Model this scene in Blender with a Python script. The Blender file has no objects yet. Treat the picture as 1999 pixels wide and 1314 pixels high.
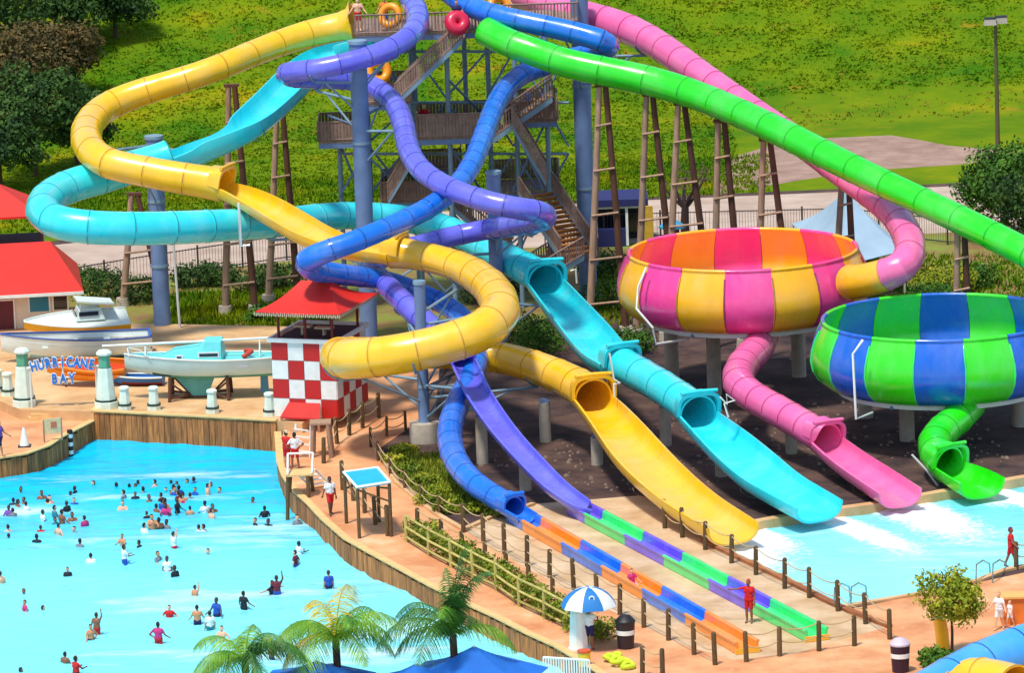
import bpy, bmesh, math, random
import numpy as np
from mathutils import Vector, Matrix, noise
from mathutils.geometry import tessellate_polygon
random.seed(7); RNG = np.random.default_rng(7)
rad = math.radians
S = bpy.context.scene
COL = S.collection

# ------------------------------------------------------------------ camera
CAM = Vector((0, 0, 60.0)); PITCH = rad(11.5); ROLL = rad(2.0); HFOV = rad(10.0)
PW, PH = 1999.0, 1314.0
FOC = PW / (2 * math.tan(HFOV / 2))
_F = Vector((0, math.cos(PITCH), -math.sin(PITCH))); _R = Vector((1, 0, 0)); _U = Vector((0, math.sin(PITCH), math.cos(PITCH)))
CR = _R * math.cos(ROLL) - _U * math.sin(ROLL); CU = _U * math.cos(ROLL) + _R * math.sin(ROLL)
cd = bpy.data.cameras.new('camera'); cam = bpy.data.objects.new('camera', cd); COL.objects.link(cam)
cd.sensor_fit = 'HORIZONTAL'; cd.angle_x = HFOV; cd.clip_start = 1; cd.clip_end = 3000
cam.matrix_world = Matrix(((CR.x, CU.x, -_F.x, CAM.x), (CR.y, CU.y, -_F.y, CAM.y), (CR.z, CU.z, -_F.z, CAM.z), (0, 0, 0, 1)))
S.camera = cam
# ------------------------------------------------------------------ sky, sun, exposure
SUN_EL, SUN_AZ = rad(68), rad(214)          # azimuth clockwise from +Y: sun behind the camera, to the left
wd = bpy.data.worlds.new('World'); S.world = wd; wd.use_nodes = True
wn = wd.node_tree.nodes; sk = wn.new('ShaderNodeTexSky'); sk.sky_type = 'NISHITA'; sk.sun_disc = False
sk.sun_elevation = SUN_EL; sk.sun_rotation = SUN_AZ
wd.node_tree.links.new(sk.outputs[0], wn['Background'].inputs[0]); wn['Background'].inputs[1].default_value = 0.15
sl = bpy.data.lights.new('sun', 'SUN'); sl.energy = 3.0; sl.angle = rad(7); sl.color = (1, .95, .87)
so = bpy.data.objects.new('sun', sl); COL.objects.link(so)
sdir = Vector((math.sin(SUN_AZ) * math.cos(SUN_EL), math.cos(SUN_AZ) * math.cos(SUN_EL), math.sin(SUN_EL)))
so.rotation_euler = sdir.to_track_quat('Z', 'Y').to_euler(); so.location = (0, 250, 120)
S.view_settings.view_transform = 'Standard'; S.view_settings.look = 'None'
S.view_settings.exposure = 0.36; S.view_settings.gamma = 1.0
S.render.engine = 'CYCLES'
S.cycles.max_bounces = 6; S.cycles.transparent_max_bounces = 6
S.cycles.use_denoising = True

# ------------------------------------------------------------------ photograph pixel -> place
def ray(px, py): return _F + CR * ((px - PW / 2) / FOC) + CU * ((PH / 2 - py) / FOC)
def W(px, py, z=0.0):
    d = ray(px, py); return CAM + d * ((z - CAM.z) / d.z)
def WY(px, py, Y):
    d = ray(px, py); return CAM + d * (Y / d.y)
def mpp(p): return (Vector(p) - CAM).length / FOC      # metres per photograph pixel at p

# ------------------------------------------------------------------ materials
def lin(c):
    return tuple(((v / 255) / 12.92 if v <= 10 else ((v / 255 + .055) / 1.055) ** 2.4) for v in c) + (1,)
MATS = {}
def mat(name, c, rough=.5, var=.1, scale=1.5, bump=0, bscale=8, coat=0, spec=.5, c2=None, c3=None, objvar=0, metal=0, stretch=(1, 1, 1), coords='pos', contrast=(.35, .65), detail=4, stain=0, patch=None, streak=0):
    if name in MATS: return MATS[name]
    m = bpy.data.materials.new(name); m.use_nodes = True; nt = m.node_tree; N = nt.nodes; L = nt.links
    b = N['Principled BSDF']; b.inputs['Roughness'].default_value = rough; b.inputs['Metallic'].default_value = metal
    b.inputs['Specular IOR Level'].default_value = spec
    if coat: b.inputs['Coat Weight'].default_value = coat; b.inputs['Coat Roughness'].default_value = .22
    if coords == 'pos': src = N.new('ShaderNodeNewGeometry').outputs['Position']
    else: src = N.new('ShaderNodeTexCoord').outputs['Object']
    mp = N.new('ShaderNodeMapping'); mp.inputs['Scale'].default_value = stretch; L.new(src, mp.inputs[0])
    nz = N.new('ShaderNodeTexNoise'); nz.inputs['Scale'].default_value = scale; nz.inputs['Detail'].default_value = detail; nz.inputs['Roughness'].default_value = .6
    L.new(mp.outputs[0], nz.inputs['Vector'])
    rp = N.new('ShaderNodeValToRGB'); e = rp.color_ramp.elements
    a = lin(c); f = 1 - var
    c_dark = lin(c2) if c2 else (a[0] * f, a[1] * f, a[2] * f, 1)
    e[0].position, e[1].position = contrast; e[0].color = c_dark; e[1].color = a
    if c3:
        x = e.new(contrast[1] + .13); x.color = lin(c3)
    L.new(nz.outputs[0], rp.inputs[0]); out = rp.outputs[0]
    def mask(sc, det, lo, hi, vec=None, hi_v=1.0):
        n_ = N.new('ShaderNodeTexNoise'); n_.inputs['Scale'].default_value = sc; n_.inputs['Detail'].default_value = det; n_.inputs['Roughness'].default_value = .65; L.new(vec or src, n_.inputs['Vector'])
        r_ = N.new('ShaderNodeMapRange'); r_.inputs[1].default_value = lo; r_.inputs[2].default_value = hi; r_.inputs[4].default_value = hi_v; L.new(n_.outputs[0], r_.inputs[0]); return r_.outputs[0]
    def blend(fac, c_in, col, mode='MIX'):
        x_ = N.new('ShaderNodeMix'); x_.data_type = 'RGBA'; x_.blend_type = mode; L.new(fac, x_.inputs[0]); L.new(c_in, x_.inputs[6]); x_.inputs[7].default_value = col; return x_.outputs[2]
    if patch: out = blend(mask(.42, 8, .6, .74, hi_v=.75), out, lin(patch))
    if stain:
        out = blend(mask(.7, 9, .52, .72, hi_v=stain), out, (.35, .25, .2, 1), 'MULTIPLY'); out = blend(mask(2.8, 6, .6, .75, hi_v=stain), out, (.8, .74, .66, 1))
    if streak:
        ms = N.new('ShaderNodeMapping'); ms.inputs['Scale'].default_value = (1, 1, .35); ms.inputs['Location'].default_value = (3, 8, 1); L.new(src, ms.inputs[0])
        out = blend(mask(.55, 9, .46, .72, ms.outputs[0], streak), out, (.88, .9, .9, 1)); out = blend(mask(1.7, 10, .58, .76, ms.outputs[0], streak * 1.2), out, (.42, .38, .34, 1), 'MULTIPLY')
        L.new(mask(.9, 8, .3, .7, ms.outputs[0], rough + .2), b.inputs['Roughness'])
    if objvar:
        oi = N.new('ShaderNodeObjectInfo'); hs = N.new('ShaderNodeHueSaturation')
        mr = N.new('ShaderNodeMapRange'); mr.inputs[3].default_value = 1 - objvar; mr.inputs[4].default_value = 1 + objvar * .6
        L.new(oi.outputs['Random'], mr.inputs[0]); L.new(mr.outputs[0], hs.inputs['Value']); L.new(out, hs.inputs['Color']); out = hs.outputs[0]
    L.new(out, b.inputs['Base Color'])
    if bump:
        n2 = N.new('ShaderNodeTexNoise'); n2.inputs['Scale'].default_value = bscale; n2.inputs['Detail'].default_value = 5
        L.new(mp.outputs[0], n2.inputs['Vector']); bp = N.new('ShaderNodeBump'); bp.inputs['Strength'].default_value = bump; bp.inputs['Distance'].default_value = .05
        L.new(n2.outputs[0], bp.inputs['Height']); L.new(bp.outputs[0], b.inputs['Normal'])
    MATS[name] = m; return m
def gloss(name, c, **k):
    k.setdefault('rough', .36); k.setdefault('coat', .5); k.setdefault('var', .1); k.setdefault('scale', .8); k.setdefault('streak', .085)
    return mat(name, c, **k)
YEL = gloss('yellow_fibreglass', (255, 196, 24)); YELD = gloss('yellow_seam', (196, 140, 20), var=.2)  # seam tones: darker base colour, carries the flange-gap shade on tube joints
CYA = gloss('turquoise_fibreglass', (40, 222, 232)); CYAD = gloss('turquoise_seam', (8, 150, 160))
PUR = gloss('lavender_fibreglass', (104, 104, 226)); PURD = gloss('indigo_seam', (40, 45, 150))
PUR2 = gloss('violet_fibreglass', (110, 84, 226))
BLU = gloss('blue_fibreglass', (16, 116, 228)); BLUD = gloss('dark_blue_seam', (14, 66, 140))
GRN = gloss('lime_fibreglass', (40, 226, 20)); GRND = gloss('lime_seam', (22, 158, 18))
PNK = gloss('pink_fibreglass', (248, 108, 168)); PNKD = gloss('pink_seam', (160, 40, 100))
HOT = gloss('hot_pink_fibreglass', (248, 66, 148)); ORG = gloss('orange_fibreglass', (252, 146, 20))
BOWLY = gloss('amber_fibreglass', (255, 184, 14)); BOWLB = gloss('royal_blue_fibreglass', (8, 98, 206)); MINT = gloss('mint_fibreglass', (60, 232, 120))
BOWLG = gloss('bowl_lime_fibreglass', (56, 226, 18))
STEEL = mat('slate_blue_steel', (112, 140, 182), rough=.5, var=.28, scale=.7, detail=6)
STEELP = mat('pale_blue_steel', (128, 160, 178), rough=.5, var=.22)
GALV = mat('galvanised_pipe', (226, 228, 220), rough=.4, var=.1)
WHITE = mat('white_paint', (238, 242, 234), rough=.5, var=.12, scale=2.5)
MINTW = mat('pale_mint_paint', (222, 240, 222), rough=.55, var=.12, scale=3)
TEALP = mat('sea_green_paint', (96, 176, 140), rough=.5, var=.12)
BLACK = mat('black_paint', (30, 28, 30), rough=.5)
DARKW = mat('weathered_dark_wood', (104, 66, 46), rough=.8, var=.35, scale=2, stretch=(4, 4, .6), objvar=.25)
PALEW = mat('bleached_wood', (182, 148, 120), rough=.85, var=.3, scale=2, stretch=(4, 4, .6), objvar=.18)
TOWERW = mat('tower_wood', (156, 128, 112), rough=.8, var=.35, scale=2.5, objvar=.15)
STAIRW = mat('stair_wood', (192, 126, 60), rough=.75, var=.3, scale=3)
POSTW = mat('post_wood', (104, 80, 46), rough=.85, var=.35, scale=4, stretch=(3, 3, 1), objvar=.25)
PLANK = mat('seawall_plank', (212, 130, 66), rough=.75, var=.55, scale=2.2, stretch=(4, 4, .5), objvar=.38)
CAPW = mat('seawall_cap', (232, 190, 124), rough=.75, var=.2, scale=3)
ROPE = mat('rope', (190, 164, 120), rough=.9)
RAILW = mat('olive_rail_wood', (190, 178, 96), rough=.8, var=.3, scale=3, objvar=.12)
CONC = mat('concrete', (190, 178, 158), rough=.85, var=.22, scale=2.5, bump=.15, bscale=12, detail=6)
PAVE = mat('terracotta_pavement', (226, 166, 114), rough=.75, var=.16, scale=.42, c2=(196, 122, 72), c3=(234, 190, 146), stain=.35, bump=.1, bscale=6, detail=7, contrast=(.3, .6))
PADM = mat('tan_pad', (216, 188, 150), rough=.8, var=.12, scale=.5, c2=(188, 152, 108), detail=7, bump=.08, stain=.35)
SANDM = mat('terrace_tan', (222, 184, 134), rough=.85, scale=.6, c2=(196, 150, 98), detail=7, bump=.08, stain=.3)
MULCH = mat('mulch', (98, 72, 60), rough=.95, scale=.5, c2=(44, 28, 32), c3=(132, 100, 80), bump=.8, bscale=5, detail=8)
DIRT = mat('bare_dirt', (168, 138, 120), rough=.95, scale=.6, c2=(138, 108, 92), bump=.4, bscale=4, detail=8)
ROADM = mat('pale_path', (194, 172, 154), rough=.9, scale=.4, c2=(168, 144, 124), detail=7)
FOAM = mat('foam', (250, 253, 253), rough=.7, var=.05)
REDP = mat('red_roof_paint', (222, 40, 22), rough=.55, var=.18, scale=.9); REDW = mat('red_panel', (196, 26, 16), rough=.5, var=.12)
MAROON = mat('maroon_paint', (96, 24, 40), rough=.6)
NAVY = mat('navy_fabric', (34, 40, 96), rough=.8); BLUFAB = mat('blue_canopy_fabric', (22, 112, 210), rough=.75, var=.22, scale=.6)
SKYFAB = mat('grey_blue_canvas', (158, 184, 200), rough=.8, var=.14, scale=.6)
GLASS = mat('dark_glass', (26, 32, 44), rough=.1, spec=.8)

# ------------------------------------------------------------------ mesh helpers
class B:
    def __init__(s): s.v = []; s.f = []; s.m = []
    def add(s, vs, fs, mi=0):
        o = len(s.v); s.v += [tuple(v) for v in vs]; s.f += [tuple(i + o for i in f) for f in fs]; s.m += [mi] * len(fs)
    def box(s, c, sz, mi=0, M=None, taper=1.0):
        x, y, z = sz[0] / 2, sz[1] / 2, sz[2] / 2; vs = []
        for dz in (-1, 1):
            t = taper if dz > 0 else 1
            for dx, dy in ((-1, -1), (1, -1), (1, 1), (-1, 1)):
                p = Vector((dx * x * t, dy * y * t, dz * z))
                if M is not None: p = M @ p
                vs.append(p + Vector(c))
        s.add(vs, [(3, 2, 1, 0), (4, 5, 6, 7), (0, 1, 5, 4), (1, 2, 6, 5), (2, 3, 7, 6), (3, 0, 4, 7)], mi)
    def tube(s, pts, r, n=8, mi=0, cap=True):
        pts = [Vector(p) for p in pts]; m = len(pts)
        rs = r if isinstance(r, (list, tuple)) else [r] * m
        vs = []; prev = None
        for i, p in enumerate(pts):
            t = (pts[min(i + 1, m - 1)] - pts[max(i - 1, 0)])
            if t.length < 1e-9: t = Vector((0, 0, 1))
            t.normalize()
            a = Vector((0, 0, 1)) if abs(t.z) < .95 else Vector((1, 0, 0))
            u = t.cross(a).normalized()
            if prev is not None and u.dot(prev) < 0: u = -u
            prev = u; w = t.cross(u)
            vs += [p + (u * math.cos(6.28318 * k / n) + w * math.sin(6.28318 * k / n)) * rs[i] for k in range(n)]
        fs = [(i * n + k, i * n + (k + 1) % n, (i + 1) * n + (k + 1) % n, (i + 1) * n + k) for i in range(m - 1) for k in range(n)]
        if cap: fs += [tuple(range(n))[::-1], tuple(range((m - 1) * n, m * n))]
        s.add(vs, fs, mi)
    def lathe(s, prof, c=(0, 0, 0), n=16, mi=0, a0=0, a1=2 * math.pi):
        full = abs(a1 - a0 - 2 * math.pi) < 1e-6; k = n if full else n + 1; c = Vector(c)
        vs = [c + Vector((r * math.cos(a0 + (a1 - a0) * j / n), r * math.sin(a0 + (a1 - a0) * j / n), z)) for r, z in prof for j in range(k)]
        fs = [(i * k + j, i * k + (j + 1) % k, (i + 1) * k + (j + 1) % k, (i + 1) * k + j) for i in range(len(prof) - 1) for j in range(n)]
        s.add(vs, fs, mi)
    def prism(s, poly, z0, z1, mi=0, holes=()):
        loops = [[Vector((p[0], p[1], 0)) for p in poly]] + [[Vector((p[0], p[1], 0)) for p in h] for h in holes]
        flat = [p for l in loops for p in l]; n = len(flat); tr = tessellate_polygon(loops)
        vs = [(p.x, p.y, z1) for p in flat] + [(p.x, p.y, z0) for p in flat]; fs = []
        for t in tr:
            a, b, c = (flat[i] for i in t)
            t = t if (b - a).cross(c - a).z > 0 else t[::-1]
            fs += [tuple(t), tuple(i + n for i in t[::-1])]
        o = 0
        for l in loops:
            k = len(l); fs += [(o + i, o + (i + 1) % k, n + o + (i + 1) % k, n + o + i) for i in range(k)]; o += k
        s.add(vs, fs, mi)
    def sheet(s, poly, z, mi=0, holes=()):
        loops = [[Vector((p[0], p[1], 0)) for p in poly]] + [[Vector((p[0], p[1], 0)) for p in h] for h in holes]
        flat = [p for l in loops for p in l]; fs = []
        for t in tessellate_polygon(loops):
            a, b, c = (flat[i] for i in t); fs.append(tuple(t) if (b - a).cross(c - a).z > 0 else tuple(t[::-1]))
        s.add([(p.x, p.y, z) for p in flat], fs, mi)
    def mesh(s, name, mats, smooth=None):
        me = bpy.data.meshes.new(name); me.from_pydata(s.v, [], s.f)
        for m in (mats if isinstance(mats, (list, tuple)) else [mats]): me.materials.append(m)
        if any(s.m): me.polygons.foreach_set('material_index', s.m)
        if smooth is not None:
            me.polygons.foreach_set('use_smooth', [True] * len(s.f)); me.set_sharp_from_angle(angle=rad(smooth))
        me.update(); return me
    def obj(s, name, mats, parent=None, smooth=None, loc=None):
        return link(name, s.mesh(name, mats, smooth), parent, loc)
def link(name, data, parent=None, loc=None):
    o = bpy.data.objects.new(name, data); COL.objects.link(o)
    if parent is not None: o.parent = parent
    if loc is not None: o.location = loc
    return o
def tag(o, label, cat, group=None, kind=None):
    o['label'] = label; o['category'] = cat
    if group: o['group'] = group
    if kind: o['kind'] = kind
    return o
def thing(name, label, cat, loc=(0, 0, 0), group=None, rz=0):
    o = link(name, None); o.location = loc; o.rotation_euler = (0, 0, rz); o.empty_display_size = .3
    return tag(o, label, cat, group)
def struct(o, kind='structure'):
    o['kind'] = kind; return o
def rel(o): return Vector(o.location)
ORD = ['first', 'second', 'third', 'fourth', 'fifth', 'sixth', 'seventh', 'eighth', 'ninth', 'tenth', 'eleventh', 'twelfth', 'thirteenth', 'fourteenth', 'fifteenth', 'sixteenth', 'seventeenth', 'eighteenth', 'nineteenth', 'twentieth', 'twenty-first', 'twenty-second', 'twenty-third', 'twenty-fourth', 'twenty-fifth', 'twenty-sixth', 'twenty-seventh', 'twenty-eighth', 'twenty-ninth', 'thirtieth', 'thirty-first', 'thirty-second', 'thirty-third', 'thirty-fourth', 'thirty-fifth', 'thirty-sixth', 'thirty-seventh', 'thirty-eighth', 'thirty-ninth', 'fortieth']

# ------------------------------------------------------------------ setting: ground, water, terrain
WATER_Z = -.95; TER_Z = .5
left_edge = [(-260, 930), (-120, 912), (0, 895), (50, 887), (92, 872), (117, 855), (142, 842), (191, 817)]
ter_edge = [(184, 803), (300, 809), (420, 815), (540, 822)]
walk_edge = [(543, 878), (547, 905), (556, 930), (574, 957), (604, 984), (634, 1016), (675, 1052), (728, 1082), (792, 1117), (845, 1146), (909, 1178), (968, 1205), (1030, 1237), (1085, 1262), (1150, 1300), (1240, 1360), (1330, 1430)]
LE = [W(x, y, 0) for x, y in left_edge]; TE = [W(x, y, TER_Z) for x, y in ter_edge]; WE = [W(x, y, 0) for x, y in walk_edge]
TE = [Vector((p.x, p.y, 0)) for p in TE]; WE[0] = Vector((TE[-1].x + .05, TE[-1].y - .4, 0))
pool_px = [(1378, 1056), (1480, 1020), (1540, 1010), (1700, 988), (1830, 965), (1999, 935), (2230, 900), (2230, 1062), (1999, 1106), (1960, 1114), (1909, 1134), (1807, 1158), (1640, 1186), (1560, 1147), (1500, 1118), (1430, 1085)]
PP = [W(x, y, 0) for x, y in pool_px]
YB = 362.0
shore = LE + TE + WE
outer = [Vector((-130, YB, 0)), Vector((-130, LE[0].y, 0))] + shore + [Vector((WE[-1].x, 190, 0)), Vector((130, 190, 0)), Vector((130, YB, 0))]
b = B(); b.prism(outer, -2.2, 0, holes=[PP]); ground = struct(b.obj('ground', MULCH))
def sheet(name, px, m, z, mb=None, zz=None):
    b = B(); b.sheet([W(x, y, 0) for x, y in px], z); return struct(b.obj(name, m))
# wave pool and plunge pool water
def water_mat(name, deep, shallow, y_deep, y_shallow, bump):
    m = bpy.data.materials.new(name); m.use_nodes = True; nt = m.node_tree; N = nt.nodes; L = nt.links; bs = N['Principled BSDF']
    bs.inputs['Roughness'].default_value = .22; bs.inputs['Specular IOR Level'].default_value = .16
    g = N.new('ShaderNodeNewGeometry'); sp = N.new('ShaderNodeSeparateXYZ'); L.new(g.outputs['Position'], sp.inputs[0])
    nz = N.new('ShaderNodeTexNoise'); nz.inputs['Scale'].default_value = .18; nz.inputs['Detail'].default_value = 5; L.new(g.outputs['Position'], nz.inputs['Vector'])
    ma = N.new('ShaderNodeMath'); ma.operation = 'MULTIPLY_ADD'; ma.inputs[1].default_value = 7; L.new(nz.outputs[0], ma.inputs[0]); L.new(sp.outputs[1], ma.inputs[2])
    mr = N.new('ShaderNodeMapRange'); mr.inputs[1].default_value = y_deep + 3.5; mr.inputs[2].default_value = y_shallow + 3.5; L.new(ma.outputs[0], mr.inputs[0])
    mx = N.new('ShaderNodeMix'); mx.data_type = 'RGBA'; L.new(mr.outputs[0], mx.inputs[0]); mx.inputs[6].default_value = lin(deep); mx.inputs[7].default_value = lin(shallow)
    # foam streaks lying across the swell
    mp = N.new('ShaderNodeMapping'); mp.inputs['Scale'].default_value = (.16, .55, 1); mp.inputs['Rotation'].default_value = (0, 0, rad(-6)); L.new(g.outputs['Position'], mp.inputs[0])
    n2 = N.new('ShaderNodeTexNoise'); n2.inputs['Scale'].default_value = .55; n2.inputs['Detail'].default_value = 7; n2.inputs['Roughness'].default_value = .62; L.new(mp.outputs[0], n2.inputs['Vector'])
    r2 = N.new('ShaderNodeMapRange'); r2.inputs[1].default_value = .56; r2.inputs[2].default_value = .74; r2.inputs[4].default_value = .8; L.new(n2.outputs[0], r2.inputs[0])
    mx2 = N.new('ShaderNodeMix'); mx2.data_type = 'RGBA'; L.new(r2.outputs[0], mx2.inputs[0]); L.new(mx.outputs[2], mx2.inputs[6]); mx2.inputs[7].default_value = lin((236, 252, 252))
    L.new(mx2.outputs[2], bs.inputs['Base Color'])
    m3 = N.new('ShaderNodeMapping'); m3.inputs['Scale'].default_value = (.6, 1.6, 1); L.new(g.outputs['Position'], m3.inputs[0])
    n3 = N.new('ShaderNodeTexNoise'); n3.inputs['Scale'].default_value = 1.1; n3.inputs['Detail'].default_value = 6; L.new(m3.outputs[0], n3.inputs['Vector'])
    bp = N.new('ShaderNodeBump'); bp.inputs['Strength'].default_value = bump; bp.inputs['Distance'].default_value = .25; L.new(n3.outputs[0], bp.inputs['Height']); L.new(bp.outputs[0], bs.inputs['Normal'])
    return m
WAVEM = water_mat('wave_pool_water', (2, 190, 230), (126, 228, 238), W(300, 960, WATER_Z).y, W(400, 1130, WATER_Z).y, .45)
PLUNGEM = water_mat('plunge_pool_water', (90, 206, 226), (150, 232, 240), 262, 244, .3)
def grid_sheet(name, x0, x1, y0, y1, nx, ny, zf, m):
    xs = np.linspace(x0, x1, nx); ys = np.linspace(y0, y1, ny); v = [(x, y, zf(x, y)) for y in ys for x in xs]
    f = [(j * nx + i, j * nx + i + 1, (j + 1) * nx + i + 1, (j + 1) * nx + i) for j in range(ny - 1) for i in range(nx - 1)]
    bb = B(); bb.add(v, f); return bb.obj(name, m, smooth=60)
def swell(x, y):
    return WATER_Z + .10 * math.sin(y * .55 + .25 * math.sin(x * .3) + x * .05) + .12 * noise.noise((x * .3, y * .8, 3)) + .07 * noise.noise((x * .9, y * 2.0, 7)) + .03 * noise.noise((x * 2.2, y * 4.5, 9))
struct(grid_sheet('wave_pool_water', -45, 22, 205, 292, 230, 330, swell, WAVEM))
cp = sum(PP, Vector()) / len(PP)
STREAKS = [((1425, 1050), (1500, 1110), 1.5), ((1470, 1040), (1530, 1080), 1.2), ((1608, 1008), (1780, 1078), 1.0), ((1765, 985), (1890, 1050), 1.7), ((1720, 985), (1800, 1020), 1.2), ((1925, 958), (2120, 1010), 1.1), ((1890, 960), (1960, 985), .9)]
STREAKS = [(W(*a, -.3), W(*c, -.3), w) for a, c, w in STREAKS]
def foam_at(x, y):
    best = 0
    for a, c, w in STREAKS:
        dx, dy = c.x - a.x, c.y - a.y; t = max(0, min(1, ((x - a.x) * dx + (y - a.y) * dy) / (dx * dx + dy * dy))); dd = math.hypot(x - a.x - dx * t, y - a.y - dy * t) / (w * (.55 + .7 * t))
        best = max(best, math.exp(-dd * dd) * (1 - .75 * t))
    return best
pw_ = struct(grid_sheet('plunge_pool_water', min(p.x for p in PP) - 1, max(p.x for p in PP) + 1, min(p.y for p in PP) - 1, max(p.y for p in PP) + 1, 170, 170,
    lambda x, y: -.3 + .04 * noise.noise((x * .8, y * .8, 1)) + foam_at(x, y) * (.10 + .12 * noise.noise((x * 2.6, y * 2.6, 4))), PLUNGEM))
at_ = pw_.data.attributes.new('foam', 'FLOAT', 'POINT'); at_.data.foreach_set('value', [foam_at(v.co.x, v.co.y) for v in pw_.data.vertices])
nt = PLUNGEM.node_tree; N = nt.nodes; L = nt.links; an = N.new('ShaderNodeAttribute'); an.attribute_name = 'foam'
nf = N.new('ShaderNodeTexNoise'); nf.inputs['Scale'].default_value = 3.2; nf.inputs['Detail'].default_value = 9; nf.inputs['Roughness'].default_value = .7; L.new(N['Geometry'].outputs['Position'], nf.inputs['Vector'])
ad = N.new('ShaderNodeMath'); ad.operation = 'ADD'; L.new(an.outputs['Fac'], ad.inputs[0]); L.new(nf.outputs[0], ad.inputs[1])
rr = N.new('ShaderNodeMapRange'); rr.inputs[1].default_value = .66; rr.inputs[2].default_value = .9; L.new(ad.outputs[0], rr.inputs[0])
mf = N.new('ShaderNodeMix'); mf.data_type = 'RGBA'; bs_ = N['Principled BSDF']; src_ = bs_.inputs['Base Color'].links[0].from_socket; L.new(rr.outputs[0], mf.inputs[0]); L.new(src_, mf.inputs[6]); mf.inputs[7].default_value = lin((248, 253, 253)); L.new(mf.outputs[2], bs_.inputs['Base Color'])
# pavements laid over the ground
sheet('walkway_paving', [(543, 880), (560, 820), (640, 770), (720, 700), (860, 700), (850, 800), (735, 880), (775, 945), (850, 1005), (905, 1035), (1010, 1100), (1100, 1150), (1250, 1220), (1340, 1262), (1430, 1290), (1560, 1275), (1640, 1250), (1735, 1225), (1660, 1190), (1900, 1140), (2250, 1065), (2600, 1200), (2600, 1500), (1330, 1430)] + [p for p in walk_edge[::-1][1:]], PAVE, .004)
sheet('slide_pad', [(905, 1035), (960, 1010), (1040, 985), (1250, 968), (1345, 1008), (1374, 1050), (1430, 1088), (1500, 1121), (1640, 1190), (1735, 1225), (1640, 1250), (1560, 1275), (1430, 1290), (1340, 1262), (1250, 1220), (1100, 1150), (1010, 1100)], PADM, .006)
sheet('back_path', [(-300, 505), (90, 480), (300, 458), (600, 428), (900, 410), (1230, 392), (1650, 374), (2000, 356), (2400, 340), (2400, 415), (2000, 446), (1700, 462), (1230, 474), (900, 490), (600, 505), (300, 540), (130, 562), (-300, 600)], ROADM, .004)
sheet('dirt_patch', [(1400, 380), (1420, 310), (1500, 285), (1600, 270), (1740, 264), (1800, 274), (1850, 284), (1990, 296), (2000, 310), (1860, 322), (1700, 332), (1560, 352)], DIRT, .008)
# left lower deck and boat terrace
sheet('lower_deck_paving', [(-260, 925), (-120, 908)] + left_edge[2:] + [(170, 812), (40, 812), (0, 795), (-260, 740)], PAVE, .005)
tpoly = [W(x, y, TER_Z) for x, y in [(-300, 700), (0, 783), (40, 800), (184, 803), (540, 822), (590, 826), (640, 800), (700, 740), (700, 640), (-300, 620)]]
b = B(); b.prism(tpoly, .002, TER_Z); struct(b.obj('boat_terrace', SANDM))
b = B()
for i in range(3):
    p0, p1 = W(62 - i * 5, 806 + i * 7, TER_Z - .17 * (i + 1)), W(172 - i * 2, 806 + i * 7, TER_Z - .17 * (i + 1))
    c = (p0 + p1) / 2; b.box((c.x, c.y + .3, c.z - .2), ((p1 - p0).length, .9, .4))
struct(b.obj('terrace_steps', CAPW))
# hillside
def hill_z(x, y):
    t = max(0, y - 360.0); s = t * t / (t + 10) * .27
    return s * min(1, 1) + .35 * noise.noise((x * .09, y * .09, 2)) * min(1, t / 8) + .12 * noise.noise((x * .4, y * .4, 5)) * min(1, t / 6)
HILLM = mat('hill_grass', (108, 128, 8), rough=.95, spec=.08, scale=.14, c2=(60, 106, 8), c3=(148, 138, 12), bump=.4, bscale=2.2, detail=7, contrast=(.34, .58), patch=(160, 122, 34))
struct(grid_sheet('hillside', -150, 150, 360, 620, 150, 130, lambda x, y: hill_z(x, y) - (.02 if y <= 360.5 else 0), HILLM))
b = B(); b.sheet([W(x, y, 0) for x, y in [(-600, 505), (90, 472), (300, 450), (600, 422), (900, 404), (1230, 386), (1650, 368), (2000, 350), (2600, 325)]] + [Vector((120, 361.6, 0)), Vector((-120, 361.6, 0))], .003); struct(b.obj('meadow', HILLM))
sheet('grass_verge', [(-300, 640), (150, 560), (600, 505), (1230, 474), (2000, 446), (2400, 420), (2400, 640), (1960, 580), (1240, 600), (1000, 690), (860, 700), (640, 640)], mat('verge', (124, 140, 44), rough=.95, scale=.45, c2=(134, 92, 60), c3=(92, 132, 30), bump=.8, bscale=4, detail=8), .003)
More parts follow.
